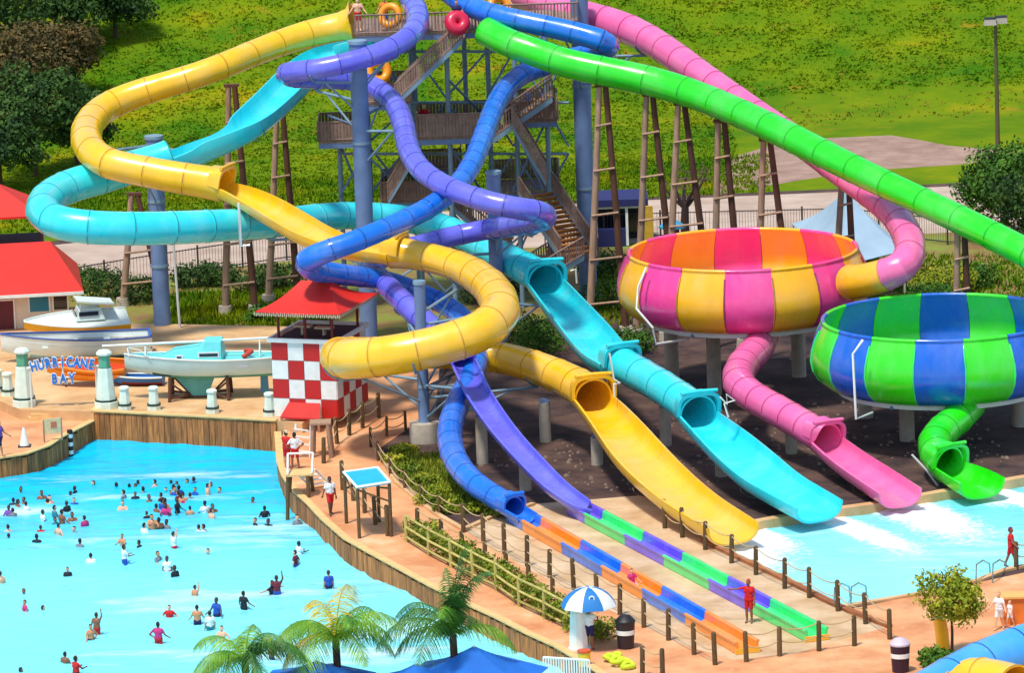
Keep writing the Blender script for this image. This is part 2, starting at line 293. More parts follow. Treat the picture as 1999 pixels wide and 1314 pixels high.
# ------------------------------------------------------------------ slides
SEC_CACHE = {}
def smooth_arr(a, k):
    a = np.asarray(a, float)
    if k < 1: return a
    ker = np.exp(-.5 * (np.arange(-3 * k, 3 * k + 1) / k) ** 2); ker /= ker.sum()
    p0 = 2 * a[0] - a[1:3 * k + 1][::-1]; p1 = 2 * a[-1] - a[-3 * k - 1:-1][::-1]
    return np.convolve(np.concatenate([p0, a, p1]), ker, 'valid')
class Path:
    """a flume's centre line: (px, py, height, width in photo pixels, kind)"""
    def __init__(s, pts, wk=1.07):
        K = 14; P = [p[:4] for p in pts]; n = len(P); arr = []; kind = []
        for i in range(n - 1):
            p0, p1, p2, p3 = (np.array(P[max(0, min(n - 1, i + d))], float) for d in (-1, 0, 1, 2))
            for k in range(K):
                t = k / K
                q = .5 * (2 * p1 + (p2 - p0) * t + (2 * p0 - 5 * p1 + 4 * p2 - p3) * t * t + (3 * p1 - p0 - 3 * p2 + p3) * t ** 3)
                q[2] = p1[2] + (p2[2] - p1[2]) * t; q[3] = p1[3] + (p2[3] - p1[3]) * t
                arr.append(q); kind.append(pts[i][4])
        arr.append(np.array(P[-1], float)); kind.append(pts[-1][4])
        A = np.array(arr); z = smooth_arr(A[:, 2], 12); px = smooth_arr(A[:, 0], 4); py = smooth_arr(A[:, 1], 4); wpx = smooth_arr(A[:, 3], 6)
        D = [W(px[i], py[i], z[i]) for i in range(len(A))]
        s.D = D; cum = [0.]
        for i in range(1, len(D)): cum.append(cum[-1] + (D[i] - D[i - 1]).length)
        s.cum = np.array(cum); s.L = cum[-1]; s.X = np.array([tuple(d) for d in D]); s.w = np.array([wpx[i] * mpp(D[i]) * (wk if kind[i] != 'F' else 1) for i in range(len(D))]); s.kind = kind
    def at(s, l): return Vector([np.interp(l, s.cum, s.X[:, k]) for k in range(3)])
    def wid(s, l): return float(np.interp(l, s.cum, s.w))
    def frame(s, l):
        t = (s.at(min(s.L, l + .12)) - s.at(max(0, l - .12))).normalized(); side = t.cross(Vector((0, 0, 1))).normalized(); return t, side, side.cross(t).normalized()
    def runs(s):
        out = []; i0 = 0
        for i in range(1, len(s.kind) + 1):
            if i == len(s.kind) or s.kind[i] != s.kind[i0]:
                out.append((s.kind[i0], s.cum[i0], s.cum[min(i, len(s.kind) - 1)])); i0 = i
        return out
FDEEP = [None]
def prof_tube(r):
    out = []
    for k in range(24):
        a = 2 * math.pi * k / 24; rr = r * (1.03 if k in (23, 13) else 1)
        out.append((rr * math.cos(a), rr * math.sin(a)))
    return out
def prof_flume(hw, deep=None):
    d = deep or FDEEP[0] or min(hw * .72, .62 + hw * .12); pts = []
    for k in range(15):
        a = math.pi + math.pi * k / 14; c, sn = math.cos(a), math.sin(a)
        pts.append((hw * math.copysign(abs(c) ** .75, c), -d * abs(sn) ** .8))
    inner = pts; outer = [(x * 1.05 + math.copysign(.03, x) * (abs(x) > .01), y * 1.05 - .05) for x, y in pts]
    lip = .09
    loop = [(-hw - lip, .03), (-hw, .05)] + inner[1:-1] + [(hw, .05), (hw + lip, .03), (hw + lip, -.05)] + outer[1:-1][::-1] + [(-hw - lip, -.05)]
    return loop
def sweep(path, l0, l1, prof, step=.4, closed=True, lips=None):
    n = max(2, int(math.ceil((l1 - l0) / step)) + 1); ls = list(np.linspace(l0, l1, n)); bb = B(); vs = []; m = None
    rows = [(l, 1.0) for l in ls]
    if lips:
        g = .055; rows = [(l0, lips), (l0 + g, lips), (l0 + g + .005, 1.)] + [(l, 1.) for l in ls[1:-1] if l0 + g * 2 < l < l1 - g * 2] + [(l1 - g - .005, 1.), (l1 - g, lips), (l1, lips)]
    for l, k in rows:
        p = path.at(l); t, sd, up = path.frame(l); pr = prof(path.wid(l)); m = len(pr)
        vs += [p + sd * (x * k) + up * (y * k) for x, y in pr]
    R = len(rows); fs = [(i * m + k, (i + 1) * m + k, (i + 1) * m + (k + 1) % m, i * m + (k + 1) % m) for i in range(R - 1) for k in range(m if closed else m - 1)]
    bb.add(vs, fs); return bb, rows, m
def tube_section(path, l0, l1, M, MD, root, name='tube_section'):
    bb, rows, m = sweep(path, l0 + .012, l1 - .012, lambda w: prof_tube(w / 2), lips=1.022)
    b2, r2, m2 = sweep(path, l0 + .012, l1 - .012, lambda w: [(x * .93, y * .93) for x, y in prof_tube(w / 2)], step=.8)
    o = len(bb.v); R1, R2 = len(rows), len(r2)
    bb.add(b2.v, [f[::-1] for f in b2.f])
    for e1, e2 in ((0, 0), (R1 - 1, R2 - 1)):
        fs = [(e1 * m + k, e1 * m + (k + 1) % m, o + e2 * m + (k + 1) % m, o + e2 * m + k) for k in range(m)]
        bb.f += fs; bb.m += [0] * m
    s = bb.obj(name, M, root, smooth=35)
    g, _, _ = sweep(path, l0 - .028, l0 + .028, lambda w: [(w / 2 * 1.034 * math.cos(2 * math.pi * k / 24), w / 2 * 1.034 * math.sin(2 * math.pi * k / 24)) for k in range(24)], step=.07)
    g.obj('joint_shade_ring', MD, s, smooth=50); return s  # ring over the joint; its darker colour paints the shade between flanges
def flume_section(path, l0, l1, M, MD, root, name='flume_section', joint=True):
    bb, rows, m = sweep(path, l0 + .006, l1 - .006, lambda w: prof_flume(w / 2))
    R = len(rows); bb.f += [tuple(range(m))[::-1], tuple(range((R - 1) * m, R * m))]; bb.m += [0, 0]
    s = bb.obj(name, M, root, smooth=35)
    if joint:
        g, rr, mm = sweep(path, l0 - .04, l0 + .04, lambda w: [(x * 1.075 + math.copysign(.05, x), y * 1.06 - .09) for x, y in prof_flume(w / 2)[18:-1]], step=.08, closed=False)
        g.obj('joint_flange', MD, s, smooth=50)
    return s
def hood(path, l, M, root, fw=None):
    """squared collar where a tube opens into a flume"""
    r = path.wid(max(0, l - .4)) / 2; hw = (fw or path.wid(min(path.L, l + .3))) / 2 * 1.04; bb = B(); rows = []
    def arc(hw, top, n=13):
        o = []
        for k in range(n):
            a = math.pi * (1 - k / (n - 1)); c, sn = math.cos(a), math.sin(a); o.append((hw * math.copysign(abs(c) ** .5, c), top * abs(sn) ** .5))
        return o
    for l2, k, q in ((l - .75, 1.0, 0), (l - .3, 1.04, .6), (l - .1, 1.12, 1), (l + .12, 1.16, 1), (l + .12, 1.0, 1), (l - .3, .94, .6)):
        p = path.at(max(0, l2)); t, sd, up = path.frame(max(.01, l2)); h = r + (hw - r) * q
        rows.append([p + sd * (x * k) + up * (y * k) for x, y in arc(h, r * 1.02)])
    n = len(rows[0]); vs = [v for rr in rows for v in rr]
    bb.add(vs, [(i * n + k, i * n + k + 1, (i + 1) * n + k + 1, (i + 1) * n + k) for i in range(len(rows) - 1) for k in range(n - 1)])
    h = bb.obj('hood', M, root, smooth=40)
    p = path.at(l); t, sd, up = path.frame(l); b2 = B()
    b2.tube([p + up * (r * 1.2) - sd * hw * .95, p + up * (r * 1.24), p + up * (r * 1.2) + sd * hw * .95], .09, 8)
    b2.obj('hood_rim', M, h, smooth=50); return h
ROOTS = {}; PATHS = {}; SLIDE_MATS = {}
def slide(key, name, label, pts, M, MD, seclen=1.75, wk=1.07):
    path = Path(pts, wk); root = thing(name, label, 'water slide'); ROOTS[key] = root; PATHS[key] = path
    add_runs(path, root, M, MD, seclen); return path, root
def add_runs(path, root, M, MD, seclen=1.75, alt=None):
    runs = path.runs()
    for i, (k, a, c) in enumerate(runs):
        if c - a < .2: continue
        n = max(1, round((c - a) / (seclen if k != 'F' else seclen * 1.9)))
        for j in range(n):
            l0, l1 = a + (c - a) * j / n, a + (c - a) * (j + 1) / n
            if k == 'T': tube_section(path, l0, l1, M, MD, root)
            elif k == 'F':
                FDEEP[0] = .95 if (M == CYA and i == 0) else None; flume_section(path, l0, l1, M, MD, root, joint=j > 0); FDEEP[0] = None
            elif k == 'C' and alt: tube_section(path, l0, l1, alt[0], alt[1], root)
        if k == 'F' and i > 0: hood(path, a, M, root)
        if k == 'T' and i > 0 and runs[i - 1][0] == 'F' and not (M == CYA and i == 1):
            hood(path, a + .35, M, root, fw=path.wid(a - .3))
T, F = 'T', 'F'
yel_pts = [(672, 50, 14.9, 54, T), (600, 66, 14.6, 50, T), (520, 93, 14.2, 48, T), (440, 126, 13.7, 47, T), (370, 151, 13.2, 47, T), (300, 172, 12.7, 49, T), (240, 193, 12.2, 52, T), (195, 217, 11.8, 54, T), (168, 252, 11.3, 56, T), (174, 290, 10.9, 57, T), (210, 318, 10.5, 57, T), (270, 332, 10.2, 56, T), (350, 347, 9.9, 58, T), (440, 362, 9.4, 62, F), (500, 386, 9.0, 72, F), (560, 421, 8.6, 76, F), (620, 455, 8.2, 76, F), (690, 478, 7.9, 74, F), (770, 492, 7.7, 58, T), (830, 501, 7.55, 52, T), (890, 518, 7.4, 56, T), (940, 545, 7.15, 64, T), (972, 580, 6.85, 70, T), (975, 615, 6.5, 73, T), (940, 646, 6.15, 74, T), (880, 668, 5.8, 74, T), (800, 688, 5.45, 74, T), (720, 699, 5.1, 74, T), (675, 701, 4.9, 74, T), (662, 697, 4.7, 72, T), (672, 693, 4.45, 66, T), (710, 691, 4.2, 62, T), (800, 690, 3.95, 58, T), (870, 690, 3.75, 56, T), (930, 693, 3.6, 56, T), (1000, 703, 3.4, 58, T), (1070, 726, 3.2, 62, T), (1125, 752, 3.0, 66, T), (1158, 776, 2.85, 74, F), (1200, 822, 2.5, 90, F), (1250, 885, 1.95, 108, F), (1300, 935, 1.45, 108, F), (1350, 976, 1.25, 106, F), (1400, 1008, 1.0, 104, F), (1432, 1029, .92, 104, F)]
slide('yellow', 'yellow_slide', 'long yellow slide of tubes and open flumes looping round a blue column', yel_pts, YEL, YELD, 2.0)
cya_pts = [(752, 66, 14.8, 74, F), (690, 78, 14.4, 76, F), (640, 95, 14.0, 76, F), (590, 131, 13.3, 76, F), (545, 176, 12.6, 76, F), (490, 226, 11.8, 74, F), (440, 257, 11.2, 72, F), (385, 281, 10.6, 70, F), (330, 305, 9.95, 58, T), (270, 322, 9.8, 60, T), (205, 343, 9.55, 62, T), (145, 360, 9.3, 62, T), (103, 379, 9.1, 62, T), (82, 404, 8.9, 62, T), (98, 428, 8.7, 62, T), (150, 441, 8.5, 62, T), (230, 446, 8.3, 62, T), (330, 445, 8.05, 62, T), (430, 440, 7.8, 60, T), (520, 436, 7.4, 56, T), (580, 430, 7.1, 52, T), (650, 421, 6.75, 50, T), (740, 422, 6.4, 50, T), (820, 432, 6.1, 50, T), (880, 450, 5.8, 50, T), (940, 480, 5.5, 53, T), (1000, 511, 5.2, 58, T), (1045, 534, 5.0, 60, T), (1064, 548, 4.85, 70, F), (1100, 590, 4.45, 80, F), (1145, 642, 4.0, 92, F), (1180, 686, 3.65, 92, F), (1206, 708, 3.45, 64, T), (1240, 726, 3.3, 62, T), (1290, 754, 3.05, 62, T), (1340, 788, 2.8, 64, T), (1362, 808, 2.65, 74, F), (1400, 840, 2.3, 92, F), (1450, 885, 1.85, 110, F), (1500, 928, 1.35, 110, F), (1550, 958, 1.15, 106, F), (1600, 986, .92, 102, F)]
slide('cyan', 'turquoise_slide', 'turquoise slide that loops far left and ends between yellow and pink slides', cya_pts, CYA, CYAD, 2.1)
pur_pts = [(786, -30, 17.0, 40, T), (806, 4, 16.7, 40, T), (817, 36, 16.4, 40, T), (800, 70, 16.0, 39, T), (755, 97, 15.6, 38, T), (690, 119, 15.2, 38, T), (620, 134, 14.9, 38, T), (572, 140, 14.7, 38, T), (556, 144, 14.5, 38, T), (575, 151, 14.2, 38, T), (630, 153, 13.9, 38, T), (690, 156, 13.6, 38, T), (735, 172, 13.2, 38, T), (770, 202, 12.8, 39, T), (788, 242, 12.3, 40, T), (796, 286, 11.8, 40, T), (817, 326, 11.3, 40, T), (860, 358, 10.9, 40, T), (920, 384, 10.5, 40, T), (990, 403, 10.1, 41, T), (1046, 412, 9.75, 42, T), (1064, 420, 9.4, 42, T), (1058, 430, 8.9, 42, T), (1020, 437, 8.0, 42, T), (960, 446, 6.95, 38, T), (880, 462, 6.85, 37, T), (820, 478, 6.75, 37, T), (760, 497, 6.65, 38, T), (726, 515, 6.55, 40, T), (728, 533, 6.45, 42, T), (750, 552, 6.25, 42, T), (790, 593, 5.7, 42, T), (830, 628, 5.2, 42, T), (870, 662, 4.6, 42, T), (903, 700, 4.0, 46, F), (928, 757, 3.4, 46, F), (955, 800, 2.95, 46, F), (990, 848, 2.4, 46, F), (1040, 903, 1.75, 46, F), (1085, 948, 1.1, 46, F), (1130, 980, .66, 44, F), (1152, 992, .52, 42, F)]
slide('purple', 'lavender_slide', 'narrow lavender tube slide ending in a green and purple racing lane', pur_pts, PUR, PURD, seclen=1.5)
blu_pts = [(868, -24, 16.9, 39, T), (900, 4, 16.6, 39, T), (960, 27, 16.2, 39, T), (1040, 45, 15.8, 39, T), (1110, 60, 15.4, 40, T), (1170, 77, 15.0, 42, T), (1188, 90, 14.6, 42, T), (1172, 102, 14.1, 40, T), (1120, 112, 13.6, 38, T), (1065, 127, 13.2, 38, T), (1015, 147, 12.8, 38, T), (980, 182, 12.4, 38, T), (958, 226, 12.0, 38, T), (940, 276, 11.4, 38, T), (918, 326, 10.8, 38, T), (885, 370, 10.3, 38, T), (830, 410, 9.8, 39, T), (760, 443, 9.4, 39, T), (690, 472, 9.0, 40, T), (630, 493, 8.6, 42, T), (600, 508, 8.2, 44, T), (606, 524, 7.6, 44, T), (650, 534, 7.1, 40, T), (710, 541, 6.6, 38, T), (770, 553, 6.0, 38, T), (830, 577, 5.4, 38, T), (880, 602, 5.0, 38, T), (920, 642, 4.4, 40, T), (933, 692, 3.7, 42, T), (916, 745, 3.0, 43, T), (890, 795, 2.5, 45, T), (877, 845, 2.1, 46, T), (886, 893, 1.7, 46, T), (917, 936, 1.3, 45, T), (962, 968, .95, 43, T), (1003, 992, .66, 44, F), (1030, 1008, .52, 42, F)]
slide('blue', 'blue_slide', 'narrow bright blue tube slide ending in an orange and blue racing lane', blu_pts, BLU, BLUD, seclen=1.5)
grn_pts = [(948, 60, 15.4, 50, T), (1000, 86, 14.9, 49, T), (1050, 103, 14.5, 50, T), (1100, 121, 14.15, 51, T), (1170, 137, 13.75, 52, T), (1240, 151, 13.4, 52, T), (1310, 169, 13.05, 52, T), (1390, 197, 12.6, 51, T), (1500, 246, 12.0, 50, T), (1600, 296, 11.3, 50, T), (1700, 346, 10.5, 49, T), (1800, 393, 9.7, 49, T), (1900, 441, 8.9, 50, T), (1999, 491, 8.1, 51, T), (2070, 532, 7.3, 52, T), (2115, 572, 6.6, 54, T), (2118, 605, 6.1, 56, T), (2092, 634, 5.5, 58, T), (2060, 652, 5.05, 60, T)]
pg, rg = slide('green', 'green_bowl_slide', 'lime green tube slide feeding the blue and green bowl at right', grn_pts, GRN, GRND, 2.5, 1.13)
pnk_pts = [(985, -26, 15.3, 58, T), (1060, 0, 15.05, 58, T), (1130, 28, 14.8, 57, T), (1200, 46, 14.5, 56, T), (1260, 72, 14.15, 55, T), (1320, 111, 13.6, 54, T), (1380, 154, 12.95, 52, T), (1440, 195, 12.3, 50, T), (1500, 236, 11.55, 49, T), (1560, 276, 10.7, 48, T), (1610, 315, 9.95, 48, T), (1660, 352, 9.4, 49, T), (1710, 387, 8.95, 51, T), (1752, 425, 8.4, 54, T), (1774, 465, 7.9, 56, T), (1776, 498, 7.45, 57, T), (1757, 523, 7.05, 58, T), (1730, 536, 6.75, 60, 'C'), (1695, 546, 6.4, 62, 'C'), (1662, 551, 6.1, 64, 'C')]
pp = Path(pnk_pts); rp_ = thing('pink_bowl_slide', 'pink tube slide feeding the amber and pink bowl', 'water slide'); ROOTS['pink'] = rp_; PATHS['pink'] = pp
add_runs(pp, rp_, PNK, PNKD, 2.1, alt=(BOWLY, YELD))
# bowls of sixteen panels
BOWL_PROF = [(.5, -.5), (2.6, -.4), (4.2, -.25), (4.95, -.08), (5.35, .08), (5.75, .4), (6.02, .85), (6.1, 1.3), (6.04, 1.75), (5.88, 2.25), (5.66, 2.7), (5.5, 3.0)]
def bowl(root, c, off, mats, seam, k=1.0):
    for i in range(16):
        a0 = -math.pi / 2 + rad(off + 22.5 * i); a1 = a0 + rad(22.5); g = .0025
        pr = [(r * k, z) for r, z in BOWL_PROF]
        ext = [(r * k + (.09 if j == len(BOWL_PROF) - 1 else .09 if j > 3 else .06), z - (.02 if j > 6 else .06)) for j, (r, z) in enumerate(BOWL_PROF)]
        loop = pr + [(pr[-1][0] + .13, pr[-1][1] + .01), (pr[-1][0] + .13, pr[-1][1] - .08)] + ext[::-1]
        n = 6; bb = B(); m = len(loop)
        for j in range(n + 1):
            a = a0 + g + (a1 - a0 - 2 * g) * j / n
            bb.v += [(c[0] + r * math.cos(a), c[1] + r * math.sin(a), c[2] + z) for r, z in loop]
        bb.f = [(j * m + q, j * m + (q + 1) % m, (j + 1) * m + (q + 1) % m, (j + 1) * m + q) for j in range(n) for q in range(m)] + [tuple(range(m))[::-1], tuple(range(n * m, n * m + m))]
        bb.f = [f[::-1] for f in bb.f]; bb.m = [0] * len(bb.f)
        p = bb.obj('bowl_panel', mats[i % 2], root, smooth=40)
        fl = B()
        rib = [(r + .115, z) for r, z in pr[4:-1]]
        fl.tube([(c[0] + r * math.cos(a0), c[1] + r * math.sin(a0), c[2] + z) for r, z in rib], .045, 5); fl.obj('panel_rib', seam[i % 2], p, smooth=60)
        rm = B(); rr_ = pr[-1][0] + .05; rm.tube([(c[0] + rr_ * math.cos(a), c[1] + rr_ * math.sin(a), c[2] + pr[-1][1] + .02) for a in np.linspace(a0 + .003, a1 - .003, 6)], .1, 8); rm.obj('rim_roll', mats[i % 2], p, smooth=60)
    b = B(); b.lathe([(4.75 * k, -.16), (4.95 * k, -.16), (4.95 * k, -.34), (4.75 * k, -.34), (4.75 * k, -.16)], c, 48); b.obj('ring_beam', GALV, root, smooth=40)
    b = B()
    for q in range(8):
        a = rad(q * 45 + 11); b.tube([(c[0] + 1.2 * math.cos(a), c[1] + 1.2 * math.sin(a), c[2] - .72), (c[0] + 4.85 * math.cos(a), c[1] + 5.05 * math.sin(a), c[2] - .3)], .09, 6)
    b.obj('floor_beams', STEEL, root, smooth=50)
bc1 = W(1395, 771, 0); c1 = W(1450, 490, 0)
yb = bc1.y + .4
cc = WY(1450, 489, yb); BOWL1 = Vector((cc.x, cc.y, cc.z - 3.0)); bowl(rp_, BOWL1, -11.25, (HOT, BOWLY), (PNKD, YELD))
bc2 = W(1770, 858, 0); cc = WY(1838, 621, bc2.y + .3); BOWL2 = Vector((cc.x, cc.y, cc.z - 3.0)); bowl(rg, BOWL2, 5.6, (BOWLG, BOWLB), (MINT, MINT))
# exits below the bowls
px_pts = [(1488, 655, 3.5, 58, T), (1478, 682, 3.2, 58, T), (1450, 712, 2.95, 58, T), (1440, 745, 2.7, 58, T), (1465, 772, 2.5, 58, T), (1515, 800, 2.25, 58, T), (1560, 826, 1.95, 58, T), (1596, 848, 1.7, 60, T), (1612, 858, 1.58, 64, F), (1650, 888, 1.2, 74, F), (1700, 922, 1.0, 84, F), (1758, 960, .8, 84, F)]
p2 = Path(px_pts); add_runs(p2, rp_, PNK, PNKD, 1.5); PATHS['pink2'] = p2
gx_pts = [(1893, 790, 2.35, 58, T), (1872, 815, 2.0, 58, T), (1840, 842, 1.7, 60, T), (1823, 870, 1.4, 62, T), (1838, 898, 1.1, 62, T), (1852, 908, 1.0, 68, F), (1885, 922, .9, 90, F), (1918, 940, .8, 92, F)]
p3 = Path(gx_pts); add_runs(p3, rg, GRN, GRND, 1.4); PATHS['green2'] = p3
# flared entries at the tower
def flare(root, path, M, pts=7):
    p = path.at(.02); t, sd, up = path.frame(.05); r = path.wid(0) / 2; bb = B(); rows = []
    for d, k in ((.1, 1.02), (-.35, 1.15), (-.6, 1.5), (-.62, 1.42), (-.36, 1.07), (.1, .95)):
        row = []
        for j in range(28):
            a = 2 * math.pi * j / 28; kk = k * (1 + (.13 * math.cos(a * pts) if k > 1.3 else 0)); row.append(p + t * d + sd * (r * kk * math.cos(a)) + up * (r * kk * math.sin(a)))
        rows.append(row)
    bb.add([v for q in rows for v in q], [(i * 28 + j, i * 28 + (j + 1) % 28, (i + 1) * 28 + (j + 1) % 28, (i + 1) * 28 + j) for i in range(5) for j in range(28)])
    bb.obj('entry_flare', M, root, smooth=50)
flare(ROOTS['yellow'], PATHS['yellow'], YEL)
# racing lanes at the end of the blue and lavender slides
def lane(root, a_px, b_px, joints, mats, zr=.5):
    A = W(*a_px, zr); E = W(*b_px, zr); d = (E - A); d.z = 0; Ln = d.length; d.normalize(); sd = Vector((-d.y, d.x, 0)); wl = .98
    if sd.x < 0: sd = -sd
    ts = [0] + [((W(*j, zr) - A).dot(d)) for j in joints] + [Ln]
    prof = [(0, zr), (.06, zr), (.14, .16), (.26, .1), (wl - .26, .1), (wl - .14, .16), (wl - .06, zr), (wl, zr), (wl, zr - .05), (wl - .03, .06), (.03, .06), (0, zr - .05)]
    prof = [(-.05, zr + .01), (.05, zr + .03), (.1, zr - .03)] + prof[2:6] + [(wl - .1, zr - .03), (wl - .05, zr + .03), (wl + .05, zr + .01), (wl + .05, zr - .06), (wl, zr - .08), (wl, .03), (0, .03), (0, zr - .08), (-.05, zr - .06)]
    for i in range(len(ts) - 1):
        l0, l1 = ts[i] + .008, ts[i + 1] - .008; bb = B(); m = len(prof)
        for l in (l0, l1): bb.v += [tuple(A + d * l + sd * x + Vector((0, 0, y - A.z))) for x, y in prof]
        bb.f = [(q, (q + 1) % m, m + (q + 1) % m, m + q) for q in range(m)] + [tuple(range(m)), tuple(range(m, 2 * m))[::-1]]; bb.m = [0] * len(bb.f)
        bb.obj('lane_section', mats[i % len(mats)], root, smooth=30)
    bb = B(); e = A + d * (Ln + .03) + sd * (wl / 2); M = Matrix(((d.x, sd.x, 0), (d.y, sd.y, 0), (0, 0, 1)))
    bb.box((e.x, e.y, .13), (.06, wl + .1, .22), M=M); bb.obj('end_stop', BOWLY, root)
    return A, d, sd, wl
LANE1 = lane(ROOTS['blue'], (988, 998), (1437, 1256), [(1019, 1016), (1096, 1060), (1175, 1105), (1257, 1150), (1342, 1198)], [BLU, ORG])
LANE2 = lane(ROOTS['purple'], (1106, 984), (1573, 1232), [(1143, 1002), (1226, 1043), (1305, 1083), (1392, 1130), (1473, 1174)], [PUR2, MINT])
for q in range(1):
    pass
# ------------------------------------------------------------------ columns, piers, trestles
COLS = {}
def column(key, label, base, top_py, r, foot=None):
    p = W(base[0], base[1], 0); d = 0; zt = 60 - p.y * 0
    px_top = base[0] - (base[1] - top_py) * (math.tan(ROLL) + (PW / 2 - base[0]) / FOC * math.tan(PITCH))
    zt = WY(px_top, top_py, p.y).z
    root = thing('support_column', label, 'column', p, group='blue steel slide columns')
    b = B(); b.tube([(0, 0, 0), (0, 0, zt)], r, 20); b.obj('shaft', STEEL, root, smooth=40)
    b = B(); b.lathe([(0, zt + .1), (r * 1.12, zt + .1), (r * 1.14, zt - .06), (r, zt - .07)], n=20); b.obj('cap', STEELP, root, smooth=40)
    b = B()
    for f in (.35, .68): b.lathe([(r, zt * f - .07), (r * 1.1, zt * f - .07), (r * 1.1, zt * f + .07), (r, zt * f + .07)], n=20)
    b.obj('splice_ring', STEELP, root, smooth=40)
    b = B(); b.lathe([(0, .06), (r * 1.6, .06), (r * 1.6, 0)], n=20); b.obj('base_plate', STEELP, root, smooth=40)
    if foot:
        b = B(); b.lathe([(0, foot[1]), (foot[0] * .97, foot[1]), (foot[0], foot[1] - .05), (foot[0], 0)], n=28); b.obj('concrete_foot', CONC, root, smooth=40)
    COLS[key] = (root, p, zt, r)
column('A', 'tall blue steel column behind the boats under the turquoise loop', (318, 652), 268, .44)
column('B', 'tallest slate blue column beside the tower behind the checkered hut', (722, 690), 82, .44)
column('C', 'slate column between the blue and turquoise slides at centre', (976, 719), 337, .36)
column('D', 'short thin blue column on a round concrete foot inside the yellow loop', (830, 862), 552, .27, foot=(.72, .95))
column('E', 'very thick tall blue column right of the tower stairs', (1149, 578), -30, .47)
def arms():
    for ck, (root, p, zt, r) in COLS.items():
        for sk, path in PATHS.items():
            last = -9
            for l in np.arange(.8, path.L - .5, .5):
                q = path.at(l); w = path.wid(l) / 2; h = Vector((q.x - p.x, q.y - p.y, 0)); dist = h.length; zz = q.z - w - .12
                if .9 < dist < 5.6 and 2.2 < zz < zt - .1 and l - last > 4.2:
                    last = l; u = h.normalized(); a = u * r + Vector((0, 0, zz - .25)); e = Vector((h.x, h.y, zz)); b = B()
                    b.tube([a, e], .075, 6); b.tube([u * r + Vector((0, 0, zz - min(1.5, dist * .5) - .25)), h * .78 + Vector((0, 0, zz - .06))], .055, 6)
                    t, sd, up = path.frame(l)
                    b.tube([e + sd * (w * math.cos(g)) + up * (w + .1 + (w + .05) * math.sin(g)) for g in np.linspace(math.pi * 1.12, math.pi * 1.88, 7)], .05, 5)
                    b.obj('bracket_arm', STEELP, root, smooth=50)
arms()
def pier(label, base, top_py, r=.3, name='concrete_pier'):
    p = W(base[0], base[1], 0); zt = max(.4, WY(base[0], top_py, p.y).z); best = 9
    if 'bowl' in label: zt = (BOWL1 if 'amber' in label else BOWL2).z - .5
    else:
        for path in PATHS.values():
            for l in np.arange(0, path.L, .25):
                q = path.at(l); dd = math.hypot(q.x - p.x, q.y - p.y)
                if dd < best and q.z < 6: best = dd; zb = q.z - min(path.wid(l) / 2, .85) - .3
        if best < 2.5: zt = max(.3, zb)
    root = thing(name, label, 'pier', p, group='concrete piers under the slides')
    b = B(); b.tube([(0, 0, -.2), (0, 0, zt - .18)], r, 14); b.obj('shaft', CONC, root, smooth=40)
    b = B(); b.box((0, 0, zt - .09), (r * 1.5, r * 1.5, .18)); b.obj('saddle_plate', STEEL, root)
for lb, bs, tp in [('tall concrete pier left of the lavender flume below the yellow tube', (942, 905), 770), ('concrete pier under the yellow tube before it opens', (1065, 862), 770), ('concrete pier under the middle of the yellow flume mouth', (1166, 907), 838), ('short concrete pier beside the lavender flume bottom', (1026, 957), 915), ('concrete pier under the lower yellow flume', (1250, 952), 902), ('concrete pier under the lower turquoise flume', (1408, 930), 880), ('concrete pier under the turquoise tube beside yellow mouth', (1300, 870), 800), ('concrete pier under the pink exit tube', (1545, 885), 850), ('thick front concrete pier of the amber and pink bowl', (1395, 771), 655), ('left concrete pier of the amber and pink bowl', (1312, 737), 640), ('rear right concrete pier of the amber and pink bowl', (1560, 735), 640), ('front concrete pier of the blue and green bowl', (1771, 860), 800), ('right concrete pier of the blue and green bowl at picture edge', (1990, 832), 785), ('rear left concrete pier of the blue and green bowl', (1690, 815), 760)]:
    pier(lb, bs, tp, .36 if 'bowl' in lb else .28)
def py_for(px, Y):
    lo, hi = 200, 1400
    for _ in range(40):
        m = (lo + hi) / 2
        if W(px, m, 0).y > Y: lo = m
        else: hi = m
    return (lo + hi) / 2
def trestle(label, top, bl, br, Y=None, base_py=None, ms=(PALEW, DARKW), rungs=5):
    if Y is None: Y = W((bl + br) / 2, base_py, 0).y
    a = WY(top[0], top[1], Y); gl = W(bl, py_for(bl, Y), 0); gr = W(br, py_for(br, Y), 0); o = Vector((a.x, Y, 0))
    root = thing('timber_trestle', label, 'trestle', o, group='timber A-frame trestles')
    tl = a + Vector((-.16, 0, 0)); tr = a + Vector((.16, 0, 0))
    for k, (g, t, m) in enumerate(((gl, tl, ms[0]), (gr, tr, ms[1]))):
        b = B(); b.tube([g - o, (g * .5 + t * .5) - o + Vector((.02, .03, 0)), t - o], [.2, .18, .15], 9); b.obj('pole', m, root, smooth=50)
        b = B(); b.lathe([(0, .45), (.34, .45), (.38, 0)], tuple(g - o), 12); b.obj('concrete_footing', CONC, root, smooth=40)
    for i in range(rungs):
        f = (i + .7) / (rungs + .6); p0 = gl + (tl - gl) * f - o; p1 = gr + (tr - gr) * f - o
        b = B(); dz = Vector((0, -.16, .1)); b.tube([p0 + dz - Vector((.12, 0, .06)), p1 + dz * 1.2 + Vector((.12, 0, .06))], .065, 6); b.obj('rung', PALEW, root, smooth=50)
    b = B(); b.box((0, 0, a.z + .05), (.8, .3, .14)); b.obj('cap_beam', DARKW, root)
gY = lambda px: float(np.interp(px, [W_ for W_, _ in GPX], [y for _, y in GPX]))
GPX = []
for l in np.arange(0, PATHS['green'].L, .5):
    q = PATHS['green'].at(l); d = q - CAM; GPX.append((PW / 2 + FOC * d.dot(CR) / d.dot(_F), q.y))
